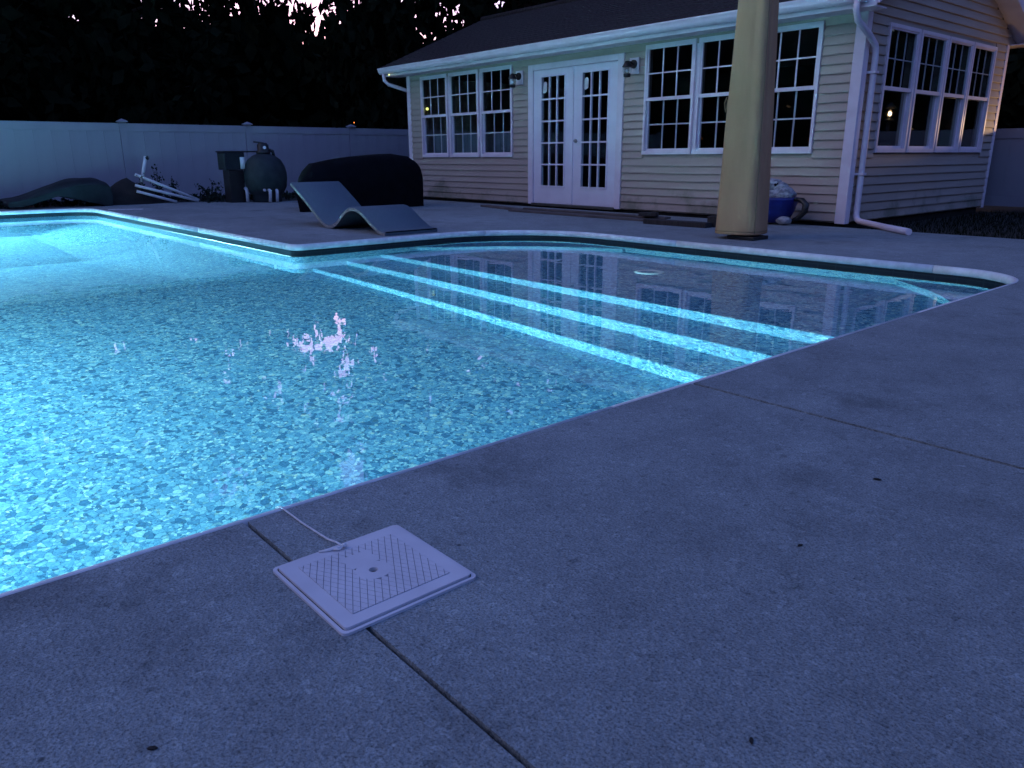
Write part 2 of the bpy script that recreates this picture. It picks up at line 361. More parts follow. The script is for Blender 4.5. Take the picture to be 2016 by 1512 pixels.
def ribbon(loop, z0, z1):
    n = len(loop); return MB().add([(x, y, z0) for x, y in loop]+[(x, y, z1) for x, y in loop], [(i, (i+1) % n, (i+1) % n+n, i+n) for i in range(n)])
ribbon(wall, -.128, -.045).build('tile_band', 'tile', pool, PO, autofix=False)
ribbon(wall, -3.0, -.128).build('liner_wall', 'liner', pool, PO, autofix=False)
# floor: shallow shelf to the right, slope and hopper to the left
def zfloor(x, y):
    sh = -1.08
    if x > -6.75: return sh
    t = min(1, (-6.75-x)/3.4); base = sh-1.25*t
    side = max(0, min(1, (YM-y)/.95)); side2 = max(0, min(1, (y-YS)/.95)); endw = max(0, min(1, (x-XL)/.9))
    rise = 1-min(side, side2, endw)
    return base+rise*(abs(base-sh)*.75)
mb = MB(); xs = [XL-.1+i*(XR+.15-XL)/90 for i in range(91)]; ys = [YS-.1+j*(3.36-YS+.1)/50 for j in range(51)]
mb.add([(x, y, zfloor(x, y)) for x in xs for y in ys], [(i*51+j, (i+1)*51+j, (i+1)*51+j+1, i*51+j+1) for i in range(90) for j in range(50)])
mb.build('pool_floor', 'liner', pool, PO, autofix=False)
# steps and shallow ledge
XA, XB = XS-.03, XR+.03
def stepbox(name, y0, ztop, y1=YF+.05):
    r = .018
    pr = [(y0, -1.2), (y0, ztop-r), (y0+r*.3, ztop-r*.3), (y0+r, ztop), (y1, ztop), (y1, -1.2)]
    return MB().prism(pr, XA, XB, lambda p, q, a: (a, p, q)).build(name, 'liner', pool, PO)
stepbox('step', 3.29, -.91, 3.72); stepbox('step', 3.645, -.68, 4.1); stepbox('shallow_ledge', 4.03, -.45)
slab(MB(), [(-2.47, 5.93), (-2.29, 5.78), (-2.09, 5.60), (-1.94, 5.43), (-1.82, 5.25), (-1.72, 5.05), (-1.55, 5.0), (-1.55, 5.98), (-2.47, 5.98)], -.50, -.215).build('corner_seat', 'liner', pool, PO)
slab(MB(), [(-6.70, 4.45), (-6.57, 4.60), (-6.44, 4.80), (-6.29, 5.01), (-6.12, 5.22), (-5.90, 5.45), (-5.65, 5.65), (-5.40, 5.80), (-5.15, 5.90), (-5.15, 5.98), (-6.70, 5.98)], -.50, -.215).build('corner_seat', 'liner', pool, PO)
# fittings
mb = MB(); mb.lathe([(.125, -.452), (.112, -.415), (.106, -.408), (.084, -.408), (.079, -.412), (.076, -.452)], (-4.12, 5.07, 0), 32); mb.build('floor_ring', 'ring', pool, PO)
mb = MB(); mb.tube([(-13.2, YM+.02, -.16), (-13.2, YM-.05, -.16)], .045, 14); mb.build('return_jet', 'ring', pool, PO)
LX, LY, LZ = -4.4, YS, -.33
mb = MB(); mb.tube([(LX, LY-.01, LZ), (LX, LY+.05, LZ)], .14, 24); mb.build('light_bezel', 'ring', pool, PO)
mb = MB(); mb.tube([(LX, LY+.05, LZ), (LX, LY+.058, LZ)], .115, 24); mb.build('light_lens', 'lightglass', pool, PO)
for e_, p_, d_ in ((108, (LX, LY+.07, LZ), (.02, 1, -.60)), (54, (XL+.08, .5, -.6), (1, .1, -.15))):
    pl = bpy.data.lights.new('pool_lamp', 'AREA'); pl.shape = 'DISK'; pl.size = .22; pl.energy = e_; pl.color = (.32, .86, 1.0)
    plo = bpy.data.objects.new('pool_lamp', pl); C.objects.link(plo); plo.parent = pool; plo.location = [a-b for a, b in zip(p_, PO)]
    plo.rotation_euler = Vector(d_).to_track_quat('-Z', 'Y').to_euler()
mb = MB(); mb.tube([(XL-.01, .5, -.6), (XL+.045, .5, -.6)], .15, 24); mb.build('light_bezel', 'ring', pool, PO)
mb = MB(); mb.tube([(XL+.045, .5, -.6), (XL+.053, .5, -.6)], .115, 24); mb.build('light_lens', 'lightglass', pool, PO)
# water
wp, wt = fill(offset(outline, .012))
tag(MB().add([(p.x, p.y, WATER) for p in wp], wt).build('water', 'water', autofix=False), kind='structure')

# ------------------------------------------------------------------ ground and deck
hole = offset(outline, .029)
gp, gt = fill([(-400, -400), (400, -400), (400, 400), (-400, 400)], [offset(outline, .026)])
tag(MB().add([(p.x, p.y, -.075) for p in gp], gt).build('ground', 'soil', autofix=False), kind='structure')
deck = tag(empty('pool_deck', (0, 0, 0)), kind='structure')
G = .005
def inrange(pts): return pts
near = [p for p in hole]
XE = XR+.029
def slab_obj(poly, nm='concrete_slab'):
    mb = MB(); slab(mb, poly, -.07, 0); return mb.build(nm, 'concrete', deck, bevel=.004)
J = [-6, -2.69, -1.066, .555, 2.18, 5.40]
YK = YS+.6
for a, b in zip(J[1:-1], J[2:]):
    if a >= -1.1: slab_obj([(XE, a+(.008 if a == 2.18 else G)), (5, a+(.008 if a == 2.18 else G)), (5, b-(.008 if b == 2.18 else G)), (XE, b-(.008 if b == 2.18 else G))])
# slab behind the near corner and the one round the far side
def ring_part(y_lo, start_x):   # hole points from the near edge at y_lo, running counter-clockwise
    return [p for p in hole]
i0 = min(range(len(hole)), key=lambda i: (hole[i][0] < XE-.02, abs(hole[i][1]-5.45)))
arc = hole[i0:]+hole[:i0]
arc = [p for p in arc if not (p[0] > XE-.01 and p[1] < 5.5)]
arc_far = [p for p in arc if p[1] > YM-.3 and p[0] > XL+.6 or (p[1] > 1.2 and p[0] < XL+.7)]
far = [(XE, 5.40+G)] + [p for p in arc_far if p[1] >= 1.2]
far = far+[(XL-.05, -1.0), (-14.75, -1.0), (-14.85, 3.2), (-14.65, 5.0), (-13.9, 5.75), (-13.3, 8.42), (5, 8.42), (5, 5.40+G)]
slab_obj(far)
slab_obj([(XE, -1.066-G), (XE, YK), (hole[0][0] if False else XE, YS-.05-.5), (5, YS-.55), (5, -1.066-G)])
slab_obj([(-14.75, -1.0-2*G), (XL-.05, -1.0-2*G), (XL-.05, YS-.6), (-14.75, YS-.6)])
MB().box(-1.5, 5, -3.4, 8.4, -.073, -.071).build('joint_bed', 'gap', deck)

# small things lying on the deck
def leaf(x, y, s, lab, rz):
    mb = MB(); pts = [(-1, 0), (-.5, .45), (.1, .55), (.7, .3), (1, 0), (.6, -.4), (0, -.5), (-.6, -.35)]
    mb.add([(0, 0, .35*s)]+[(px*s, py*s*.8, .12*s+.25*s*abs(py)) for px, py in pts], [(0, i+1, (i+1) % 8+1) for i in range(8)])
    mb.add([(0, 0, .0)]+[(px*s, py*s*.8, .0) for px, py in pts], [(0, (i+1) % 8+1, i+1) for i in range(8)])
    o = mb.build('dead_leaf', 'leafdry'); o.location = (x, y, .001); o.rotation_euler = (0, 0, rz)
    tag(o, lab, 'leaf', 'dead leaves on the concrete')
leaf(-.738, 1.829, .011, 'dark curled dead leaf on the open concrete right of the long joint', .4)
leaf(-.689, 1.376, .008, 'small dark dead leaf on the concrete between the skimmer lid and the long joint', 1.4)
leaf(-.446, .816, .007, 'tiny dark leaf on the concrete near the bottom right of the photo', 2.2)
leaf(-.975, .187, .008, 'small dark leaf scrap on the concrete at the bottom left corner', .9)

# ------------------------------------------------------------------ skimmer lid
sk = tag(empty('skimmer_lid', (-1.172, .653, 0)), 'square white plastic skimmer lid with diamond tread set in the concrete', 'skimmer lid')
def rrect(h, r, k=5): return rounded([(-h, -h, r), (h, -h, r), (h, h, r), (-h, h, r)], k)
slab(MB(), rrect(.144, .012), .0, .0052, [rrect(.1375, .010)]).build('frame', 'lid', sk, bevel=.002)
slab(MB(), rrect(.1385, .010), .0004, .0012).build('frame_seat', 'hole', sk)
HR = .0085
circ = [(HR*cos(a*pi/10), HR*sin(a*pi/10)) for a in range(20)]
lidp = slab(MB(), rrect(.1347, .008), .0035, .0095, [circ]).build('lid_plate', 'lid', sk, bevel=.0015)
MB().box(-.012, .012, -.012, .012, .0014, .0020).build('finger_hole', 'hole', sk)
# diamond tread: raised pads, the shade of the grooves put into a darker colour
TH = .105
slab(MB(), rrect(TH, .003), .0094, .0099, [[(.0155*cos(a*pi/12), .0155*sin(a*pi/12)) for a in range(24)]]).build('tread_groove', 'lidgap', lidp)
def clip(poly, h):
    for ax, sg in ((0, 1), (0, -1), (1, 1), (1, -1)):
        out = []
        for i in range(len(poly)):
            a, b = poly[i-1], poly[i]; da, db = h-sg*a[ax], h-sg*b[ax]
            if da >= 0 and db >= 0: out.append(b)
            elif da >= 0 or db >= 0:
                q = da/(da-db); pt = (a[0]+(b[0]-a[0])*q, a[1]+(b[1]-a[1])*q); out += [pt] if da >= 0 else [pt, b]
        poly = out
        if len(poly) < 3: return []
    return poly
mb = MB(); s = .0157; ca, sa = cos(rad(29)), sin(rad(29))
for i in range(-16, 17):
    for j in range(-16, 17):
        i0_, i1_, j0_, j1_ = i+.045, i+.955, j+.05, j+.95
        q = [((u+v)*s*ca, (v-u)*s*sa) for u, v in ((i0_, j0_), (i1_, j0_), (i1_, j1_), (i0_, j1_))]
        cx, cy_ = sum(p[0] for p in q)/4, sum(p[1] for p in q)/4
        if math.hypot(cx, cy_) < .030 or (-.075 < cx < -.02 and abs(cy_) < .03): continue
        q = clip(q, TH)
        if len(q) >= 3:
            n = len(q); mb.add([(x, y, .0097) for x, y in q]+[(x, y, .0112) for x, y in q], [tuple(range(n, 2*n))]+[(a, (a+1) % n, (a+1) % n+n, a+n) for a in range(n)])
mb.build('tread_pads', 'lid', lidp)['kind'] = 'stuff'
slab(MB(), [(.034*cos(a*pi/16), .034*sin(a*pi/16)) for a in range(32)], .0098, .0113, [[(HR*1.05*cos(a*pi/10), HR*1.05*sin(a*pi/10)) for a in range(20)]]).build('tread_boss', 'lid', lidp)
slab(MB(), [(-.078, -.030), (-.025, -.030), (-.031, .0), (-.025, .030), (-.078, .030)], .0098, .0111).build('plain_panel', 'lid', lidp)
# cord
cpath = [(-1.590, .638, -.06), (-1.592, .639, -.03), (-1.585, .641, -.003), (-1.565, .642, .006), (-1.53, .643, .0055), (-1.46, .645, .004), (-1.40, .648, .0045), (-1.35, .650, .006), (-1.318, .652, .0115), (-1.29, .654, .0125)]
cord = MB().tube(cpath, .0022, 8).build('cord', 'cord'); tag(cord, 'thin white cord running from the pool edge to the skimmer lid', 'cord')
kn = MB(); kn.ball((-1.287, .654, .0165), .0052, 10, 7, .3); kn.tube([(-1.287, .654, .016), (-1.29, .640, .0135), (-1.296, .622, .0125), (-1.305, .606, .0115)], [.0024, .0028, .0026, .002], 8); kn.tube([(-1.285, .652, .017), (-1.281, .641, .014), (-1.290, .632, .013)], .002, 8)
kn.build('knot', 'cord', cord)

# ------------------------------------------------------------------ house
HX0, HX1, HY0, HY1 = -13.12, -4.285, 8.707, 12.93
HO = (-8.7, 10.8, 0)
house = tag(empty('pool_house', HO), 'beige clapboard pool house with white french doors, gutters and a dark shingle roof', 'house')
def hp(mb, name, m, bevel=0, autofix=True): return mb.build(name, m, house, HO, bevel, autofix)
EAVE_Y, EAVE_Z, RIDGE_Y, RIDGE_Z = 8.33, 2.39, 10.82, 3.46
SL = (RIDGE_Z-EAVE_Z)/(RIDGE_Y-EAVE_Y)
WT = 2.25
front_open = [(-12.67, -10.05, .76, 2.19), (-9.66, -7.66, .0, 2.14), (-7.285, -4.75, .785, 2.197)]
side_open = [(9.20, 12.48, .79, 2.175)]
def wall_boxes(mb, a0, a1, z1, opens, fn):
    xs = sorted({a0, a1, *[v for o in opens for v in o[:2]]}); zs = sorted({.02, z1, *[min(max(v, .02), z1) for o in opens for v in o[2:]]})
    for x0, x1 in zip(xs, xs[1:]):
        for z0, z1_ in zip(zs, zs[1:]):
            cx, cz = (x0+x1)/2, (z0+z1_)/2
            if not any(o[0] < cx < o[1] and o[2] < cz < o[3] for o in opens): fn(mb, x0, x1, z0, z1_)
mb = MB(); wall_boxes(mb, HX0, HX1, WT, front_open, lambda m_, a, b, c, d: m_.box(a, b, HY0, HY0+.12, c, d)); hp(mb, 'front_wall', 'siding')
mb = MB(); wall_boxes(mb, HY0+.12, HY1, WT, side_open, lambda m_, a, b, c, d: m_.box(HX1-.12, HX1, a, b, c, d)); hp(mb, 'side_wall', 'siding')
mb = MB(); mb.box(HX0, HX0+.12, HY0+.12, HY1, .02, WT); hp(mb, 'far_wall', 'siding')
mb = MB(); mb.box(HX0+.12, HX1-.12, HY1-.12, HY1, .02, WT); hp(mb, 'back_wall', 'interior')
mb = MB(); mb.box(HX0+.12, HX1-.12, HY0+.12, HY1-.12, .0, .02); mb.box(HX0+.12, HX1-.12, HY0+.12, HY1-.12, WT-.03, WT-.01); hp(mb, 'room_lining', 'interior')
mb = MB(); mb.box(HX0+.05, HX1-.05, HY0+.04, HY1-.05, -.08, .02); hp(mb, 'foundation', 'soil')
for x in (HX0+.12, HX1-.12-.0):   # gables
    a = HX0 if x < -8 else HX1-.12
    mb = MB(); mb.prism([(HY0, WT), (HY1, WT), (RIDGE_Y, WT+(HY1-RIDGE_Y)*SL+.0)], a, a+.12, lambda p, q, t: (t, p, q)); hp(mb, 'gable_wall', 'siding')
# siding boards, course by course
def board_local(length):
    return MB().prism([(0, 0), (-.021, .0), (-.0225, .005), (-.003, .1), (0, .1)], 0, length, lambda p, q, a: (a, p, q))
def courses(z0, z1, a0, a1, opens, place):
    z = z0
    while z < z1-.03:
        segs = [(a0, a1)]
        for o in opens:
            if o[2]-.004 < z+.06 and z+.04 < o[3]+.004:
                ns = []
                for s0, s1 in segs:
                    if o[0] > s0: ns.append((s0, min(s1, o[0])))
                    if o[1] < s1: ns.append((max(s0, o[1]), s1))
                segs = [q for q in ns if q[1]-q[0] > .02]
        for s0, s1 in segs: place(s0, s1, z)
        z += .1
BM = {}
def place_front(s0, s1, z):
    L = round(s1-s0, 3)
    if L not in BM: BM[L] = board_local(L).mesh('siding_board', 'siding')
    link('siding_board', BM[L], house, (s0-HO[0], HY0-.001-HO[1], z-HO[2]))
def place_side(s0, s1, z):
    L = round(s1-s0, 3)
    if L not in BM: BM[L] = board_local(L).mesh('siding_board', 'siding')
    link('siding_board', BM[L], house, (HX1+.001-HO[0], s0-HO[1], z-HO[2]), pi/2)
courses(.035, 2.12, HX0+.09, HX1-.10, [(o[0]-.0, o[1]+.0, o[2], o[3]) for o in front_open], place_front)
courses(.035, 2.235, HY0+.10, HY1-.07, side_open, place_side)
z = 2.235
while z < 3.15:
    half = (HY1-RIDGE_Y)-(z-.10-WT)/SL
    if half > .1: place_side(RIDGE_Y-half, RIDGE_Y+half, z)
    z += .1
hp(MB().box(HX0+.02, HX1-.01, HY0-.014, HY0, 2.135+.005, WT-.005), 'frieze_board', 'siding')
# corner trims
hp(MB().box(HX1-.10, HX1+.022, HY0-.024, HY0-.001, .01, WT-.012).box(HX1+.001, HX1+.0235, HY0-.0005, HY0+.085, .01, WT-.012), 'corner_trim', 'trim', .004)
hp(MB().box(HX0-.022, HX0+.085, HY0-.024, HY0-.001, .01, WT-.012), 'corner_trim', 'trim', .004)
hp(MB().box(HX1+.001, HX1+.0235, HY1-.07, HY1+.02, .01, WT-.012), 'corner_trim', 'trim', .004)
# roof: shingle courses as steps
RX0, RX1 = -13.47, -4.0
def roof_slope(front):
    mb = MB(); n = 19
    for i in range(n):
        t0, t1 = i/n, (i+1)/n+.012
        y0 = EAVE_Y+(RIDGE_Y-EAVE_Y)*t0; y1 = EAVE_Y+(RIDGE_Y-EAVE_Y)*min(t1, 1)
        z0 = EAVE_Z+SL*(y0-EAVE_Y)+.012; z1 = EAVE_Z+SL*(y1-EAVE_Y)+.001
        if not front: y0, y1 = 2*RIDGE_Y-y0, 2*RIDGE_Y-y1
        mb.prism([(y0, z0-.012), (y0, z0), (y1, z1), (y1, z1-.011)], RX0, RX1, lambda p, q, a: (a, p, q))
    return mb
rf = hp(roof_slope(True), 'roof', 'shingle'); hp(roof_slope(False), 'roof', 'shingle')
hp(MB().tube([(RX0+.01, RIDGE_Y, RIDGE_Z+.005), (RX1-.01, RIDGE_Y, RIDGE_Z+.005)], .06, 8), 'ridge_cap', 'shingle')
for sg in (1, -1):
    def mir(y): return y if sg > 0 else 2*RIDGE_Y-y
    for xx in (RX0+.015, RX1-.04):
        y0, y1 = EAVE_Y+.05, RIDGE_Y
        z0, z1 = EAVE_Z+SL*(y0-EAVE_Y)-.014, RIDGE_Z-.014
        mb = MB(); mb.prism([(mir(y0), z0), (mir(y1), z1), (mir(y1), z1-.15), (mir(y0), z0-.15)], xx, xx+.025, lambda p, q, a: (a, p, q)); hp(mb, 'rake_board', 'trim')
    y0, y1 = EAVE_Y+.1, RIDGE_Y
    z0, z1 = EAVE_Z+SL*(y0-EAVE_Y)-.14, RIDGE_Z-.14
    for xa, xb in ((HX1+.004, RX1-.041), (RX0+.041, HX0-.004)):
        mb = MB(); mb.prism([(mir(y0), z0), (mir(y1), z1), (mir(y1), z1-.012), (mir(y0), z0-.012)], xa, xb, lambda p, q, a: (a, p, q)); hp(mb, 'rake_soffit', 'trim')
    hp(MB().box(HX0-.3, HX1+.2, min(mir(EAVE_Y+.07), mir(HY0-.002)), max(mir(EAVE_Y+.07), mir(HY0-.002)), 2.232, 2.245), 'soffit', 'trim')
    hp(MB().box(RX0+.042, RX1-.042, min(mir(EAVE_Y+.045), mir(EAVE_Y+.068)), max(mir(EAVE_Y+.045), mir(EAVE_Y+.068)), 2.225, 2.385), 'fascia', 'trim')
# gutter with an ogee face
gp_ = [(EAVE_Y+.043, 2.375), (EAVE_Y-.06, 2.375), (EAVE_Y-.064, 2.362), (EAVE_Y-.058, 2.35), (EAVE_Y-.05, 2.335), (EAVE_Y-.046, 2.31), (EAVE_Y-.03, 2.285), (EAVE_Y-.008, 2.268), (EAVE_Y+.043, 2.268), (EAVE_Y+.043, 2.28), (EAVE_Y-.004, 2.28), (EAVE_Y-.035, 2.315), (EAVE_Y-.045, 2.365), (EAVE_Y+.043, 2.365)]
hp(MB().prism(gp_, RX0-.02, HX1+.16, lambda p, q, a: (a, p, q)), 'gutter', 'trim')
# downspouts
def rtube(path, w=.034): return MB().tube(path, w, 10)
dx, dy = HX1+.075, HY0+.13
hp(rtube([(HX1+.06, EAVE_Y+.0, 2.29), (HX1+.06, EAVE_Y+.0, 2.20), (HX1+.062, EAVE_Y+.05, 2.11), (HX1+.07, HY0-.05, 1.99), (dx, dy-.03, 1.90), (dx, dy, 1.80), (dx, dy, .2), (dx, dy, .11), (dx+.02, dy-.012, .065), (dx+.07, dy-.05, .045), (dx+.5, dy-.40, .032), (-3.27, 8.02, .035)]), 'downspout', 'trim')
for zz in (1.62, .55): hp(MB().box(dx-.06, dx+.042, dy-.042, dy+.042, zz, zz+.025), 'strap', 'trim')
hp(rtube([(RX0+.1, EAVE_Y, 2.28), (RX0+.1, EAVE_Y+.01, 2.16), (RX0+.14, EAVE_Y+.07, 2.09), (HX0-.06, HY0+.05, 1.98), (HX0-.05, HY0+.12, 1.9), (HX0-.05, HY0+.14, .1)]), 'downspout', 'trim')

# windows
WC = {}
def window(u, wd, z0, z1, place, lower_grid=True, org=None, rz=0):
    """double-hung window; local X along the wall, local -Y outwards"""
    loc = place(u)
    c = .034; fr = MB(); h = z1-z0; key = (round(wd, 3), round(h, 3))
    def cached(n, mk, m):
        k = (n, *key)
        if k not in WC: WC[k] = mk().mesh(n, m)
        return WC[k]
    w_ = link('window', cached('window', lambda: MB().box(0, c, -.032, .02, 0, h).box(wd-c, wd, -.032, .02, 0, h).box(c, wd-c, -.032, .02, h-c-.006, h).box(c, wd-c, -.036, .02, 0, c+.012), 'trim'), house, (loc[0]-HO[0], loc[1]-HO[1], z0), rz)
    mid = h*.512; s = .026
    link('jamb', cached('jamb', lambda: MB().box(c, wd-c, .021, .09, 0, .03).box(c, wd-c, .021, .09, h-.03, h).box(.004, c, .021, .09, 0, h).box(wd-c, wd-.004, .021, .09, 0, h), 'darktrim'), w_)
    a0, a1 = c, wd-c
    mw = .0085 if lower_grid else .0055
    def sash(y, zb, zt, rail_b, rail_t):
        return MB().box(a0, a0+s, y, y+.03, zb, zt).box(a1-s, a1, y, y+.03, zb, zt).box(a0+s, a1-s, y, y+.03, zt-rail_t, zt).box(a0+s, a1-s, y, y+.03, zb, zb+rail_b)
    ub, ut, lb, lt = mid-.022, h-c-.006, c+.012, mid+.02
    link('sash', cached('sash_u', lambda: sash(-.022, ub, ut, .042, .018), 'trim'), w_)
    link('sash', cached('sash_l', lambda: sash(.012, lb, lt, .03, .03), 'trim'), w_)
    gx0, gx1 = a0+s, a1-s
    for nm, y, zb, zt, grid in (('u', -.008, ub+.042, ut-.018, True), ('l', .026, lb+.03, lt-.03, lower_grid)):
        nc, nr = (3, 2) if grid else (1, 1); m_ = mw; yo = 0 if (nm == 'u' and lower_grid) else .013
        pw, ph = (gx1-gx0)/nc, (zt-zb)/nr
        if grid:
            def mk():
                q = MB()
                for i in range(1, nc): q.box(gx0+i*pw-m_, gx0+i*pw+m_, y+yo-.006, y+yo+.006, zb, zt)
                for j in range(1, nr):
                    for i in range(nc): q.box(gx0+i*pw+(m_ if i else 0), gx0+(i+1)*pw-(m_ if i < nc-1 else 0), y+yo-.005, y+yo+.005, zb+j*ph-m_, zb+j*ph+m_)
                return q
            link('muntins', cached('muntins_'+nm, mk, 'trim'), w_)
        for i in range(nc):
            for j in range(nr):
                pm = cached('pane%d' % nc, lambda: MB().box(.001, pw-.001, -.0015, .0015, .001, ph-.001), 'pane') if True else None
                link('pane', pm, w_, (gx0+i*pw, y, zb+j*ph))
    return w_
front = lambda u: (u, HY0-.004, 0); side = lambda u: (HX1+.004, u, 0)
for u, wd in ((-12.67, .832), (-11.782, .842), (-10.886, .834)): window(u, wd, .762, 2.188, front)
for u, wd in ((-7.282, .82), (-6.414, .82), (-5.572, .82)): window(u, wd, .788, 2.196, front)
for u, wd in ((9.20, .79), (10.04, .785), (10.865, .765), (11.66, .80)): window(u, wd, .795, 2.172, side, False, rz=pi/2)
def mull(a0, a1, z0, z1, sidewall=False):
    if sidewall: hp(MB().box(HX1-.06, HX1+.0, a0, a1, z0, z1), 'mullion', 'trim')
    else: hp(MB().box(a0, a1, HY0+.0, HY0+.06, z0, z1), 'mullion', 'trim')
for a, b in ((-11.838, -11.782), (-10.94, -10.886)): mull(a+.001, b-.001, .762, 2.188)
for a, b in ((-6.462, -6.414), (-5.594, -5.572)): mull(a+.001, b-.001, .788, 2.196)
mull(-4.752, -4.75, .788, 2.196)
for a, b in ((9.99, 10.04), (10.825, 10.865), (11.63, 11.66), (12.46, 12.48)): mull(a+.001, b-.001, .795, 2.172, True)
# french doors
hp(MB().box(-9.66, -9.545, HY0-.034, HY0+.05, .02, 2.14).box(-7.775, -7.66, HY0-.034, HY0+.05, .02, 2.14).box(-9.545, -7.775, HY0-.034, HY0+.05, 2.055, 2.14), 'door_frame', 'trim', .005)
hp(MB().box(-9.56, -7.76, HY0-.055, HY0+.1, .004, .042), 'threshold', 'metal')
DM = {}
def door(x0, x1, label_on):
    L = (x0-HO[0], HY0-.012-HO[1], 0); wd = x1-x0; st = .185; zb, zt = .32, 1.945
    d = link('door', MB().box(0, st, 0, .042, .045, 2.05).box(wd-st, wd, 0, .042, .045, 2.05).box(st, wd-st, 0, .042, .045, zb).box(st, wd-st, 0, .042, zt, 2.05).mesh('door', 'door'), house, L)
    b = .022
    link('glazing_bead', MB().box(st-b, st, -.01, -.0005, zb-b, zt+b).box(wd-st, wd-st+b, -.01, -.0005, zb-b, zt+b).box(st, wd-st, -.01, -.0005, zb-b, zb).box(st, wd-st, -.01, -.0005, zt, zt+b).mesh('bead', 'door'), d)
    pw, ph = (wd-2*st)/3, (zt-zb)/5; m_ = .011
    q = MB()
    for i in (1, 2): q.box(st+i*pw-m_, st+i*pw+m_, -.004, .03, zb, zt)
    for j in range(1, 5):
        for i in range(3): q.box(st+i*pw+(m_ if i else 0), st+(i+1)*pw-(m_ if i < 2 else 0), -.003, .029, zb+j*ph-m_, zb+j*ph+m_)
    link('muntins', q.mesh('muntins', 'door'), d)
    if 'p' not in DM: DM['p'] = MB().box(.001, pw-.001, -.0015, .0015, .001, ph-.001).mesh('pane', 'pane')
    for i in range(3):
        for j in range(5): link('pane', DM['p'], d, (st+i*pw, .013, zb+j*ph))
    lab = MB(); lp = rounded([(.035, .10, .02), (.125, .13, .03), (.13, .27, .04), (.05, .29, .04)], 4)
    lab.add([(x, 0, z) for x, z in lp]+[(x, .001, z) for x, z in lp], [tuple(range(len(lp))), tuple(range(2*len(lp)-1, len(lp)-1, -1))]+[(i, (i+1) % len(lp), (i+1) % len(lp)+len(lp), i+len(lp)) for i in range(len(lp))])
    link('paper_label', lab.mesh('paper_label', 'paper'), d, (st-.02, .009, zb+4*ph-.02))
    return d
d1 = door(-9.543, -8.665, 1); d2 = door(-8.655, -7.777, 1)
hd = MB(); hd.tube([(.06, -.001, .99), (.06, -.012, .99)], .028, 14); hd.tube([(.06, -.012, .99), (.06, -.05, .99), (.10, -.055, .99), (.14, -.052, .985)], .009, 8); link('handle', hd.mesh('handle', 'metal'), d2)
link('astragal', MB().box(-.022, .002, -.012, -.0005, .05, 2.045).mesh('astragal', 'door'), d2)
# curtains behind the left windows
for u, wd in ((-12.6, .70), (-11.7, .70), (-10.82, .70)):
    mb = MB(); n = 40
    vs = []
    for i in range(n+1):
        x = u+wd*i/n; y = HY0+.2+.018*sin(i*1.9)+.008*sin(i*.7)
        vs += [(x, y, .74), (x, y, 1.16+.01*sin(i))]
    mb.add(vs, [(2*i, 2*i+2, 2*i+3, 2*i+1) for i in range(n)], True); hp(mb, 'curtain', 'curtain')
# added bulb standing in for a reflected lamp in the first window
tl = tag(empty('window_glint', (-12.553, 8.737, 1.63)), 'small glowing yellow bulb added for a reflection in the leftmost front window', 'bulb')
MB().tube([(0, 0, .03), (0, 0, .50)], .004, 6).build('cord', 'black', tl); MB().tube([(0, 0, .022), (0, 0, .05)], .014, 10).build('socket', 'black', tl)
MB().ball((0, 0, 0), .027, 14, 10).build('globe', 'yglint', tl)
# wall lanterns
def lantern(x, z, lab):
    L = tag(empty('wall_lantern', (x, HY0-.018, z)), lab, 'wall lantern', 'lanterns beside the french doors')
    MB().box(-.085, .085, -.02, -.0, -.105, .105).build('back_plate', 'trim', L, bevel=.006)
    MB().tube([(-.0, -.02, .02), (0, -.045, .02)], .055, 18).build('canopy', 'black', L)
    MB().tube([(0, -.045, .02), (-.0, -.10, .045), (-.0, -.15, .035), (0, -.16, .0)], .012, 8).build('arm', 'black', L)
    MB().lathe([(.016, .055), (.03, .05), (.045, .02), (.068, -.015), (.07, -.025)], (0, -.16, 0), 18).build('hood', 'black', L)
    MB().lathe([(.052, -.026), (.062, -.05), (.062, -.08), (.045, -.108)], (0, -.16, 0), 18).build('glass_jar', 'clear', L)
    MB().lathe([(.045, -.108), (.05, -.113), (.045, -.15), (.02, -.155)], (0, -.16, 0), 18).build('bottom_cap', 'black', L)
    MB().ball((0, -.16, -.07), .022, 10, 8).build('bulb', 'ring', L)
lantern(-9.868, 1.975, 'unlit black jar lantern between the left windows and the french doors')
lantern(-7.475, 1.955, 'unlit black jar lantern between the french doors and the right windows')
# tiny bulbs added for reflected lamp glints at the gutter's left end
for x, m_, lab in ((-13.36, 'rglint', 'tiny bulb added for a reddish glint under the far left tip of the gutter'), (-13.16, 'gglint', 'tiny bulb added for a yellow glint under the gutter above the left downspout')):
    e = tag(empty('eave_glint', (x, EAVE_Y-.01, 2.268)), lab, 'eave glint', 'tiny added glints under the gutter')
    MB().tube([(0, 0, 0), (0, 0, -.012)], .012, 8).build('socket', 'trim', e); MB().ball((0, 0, -.022), .013, 10, 8).build('bulb', m_, e)

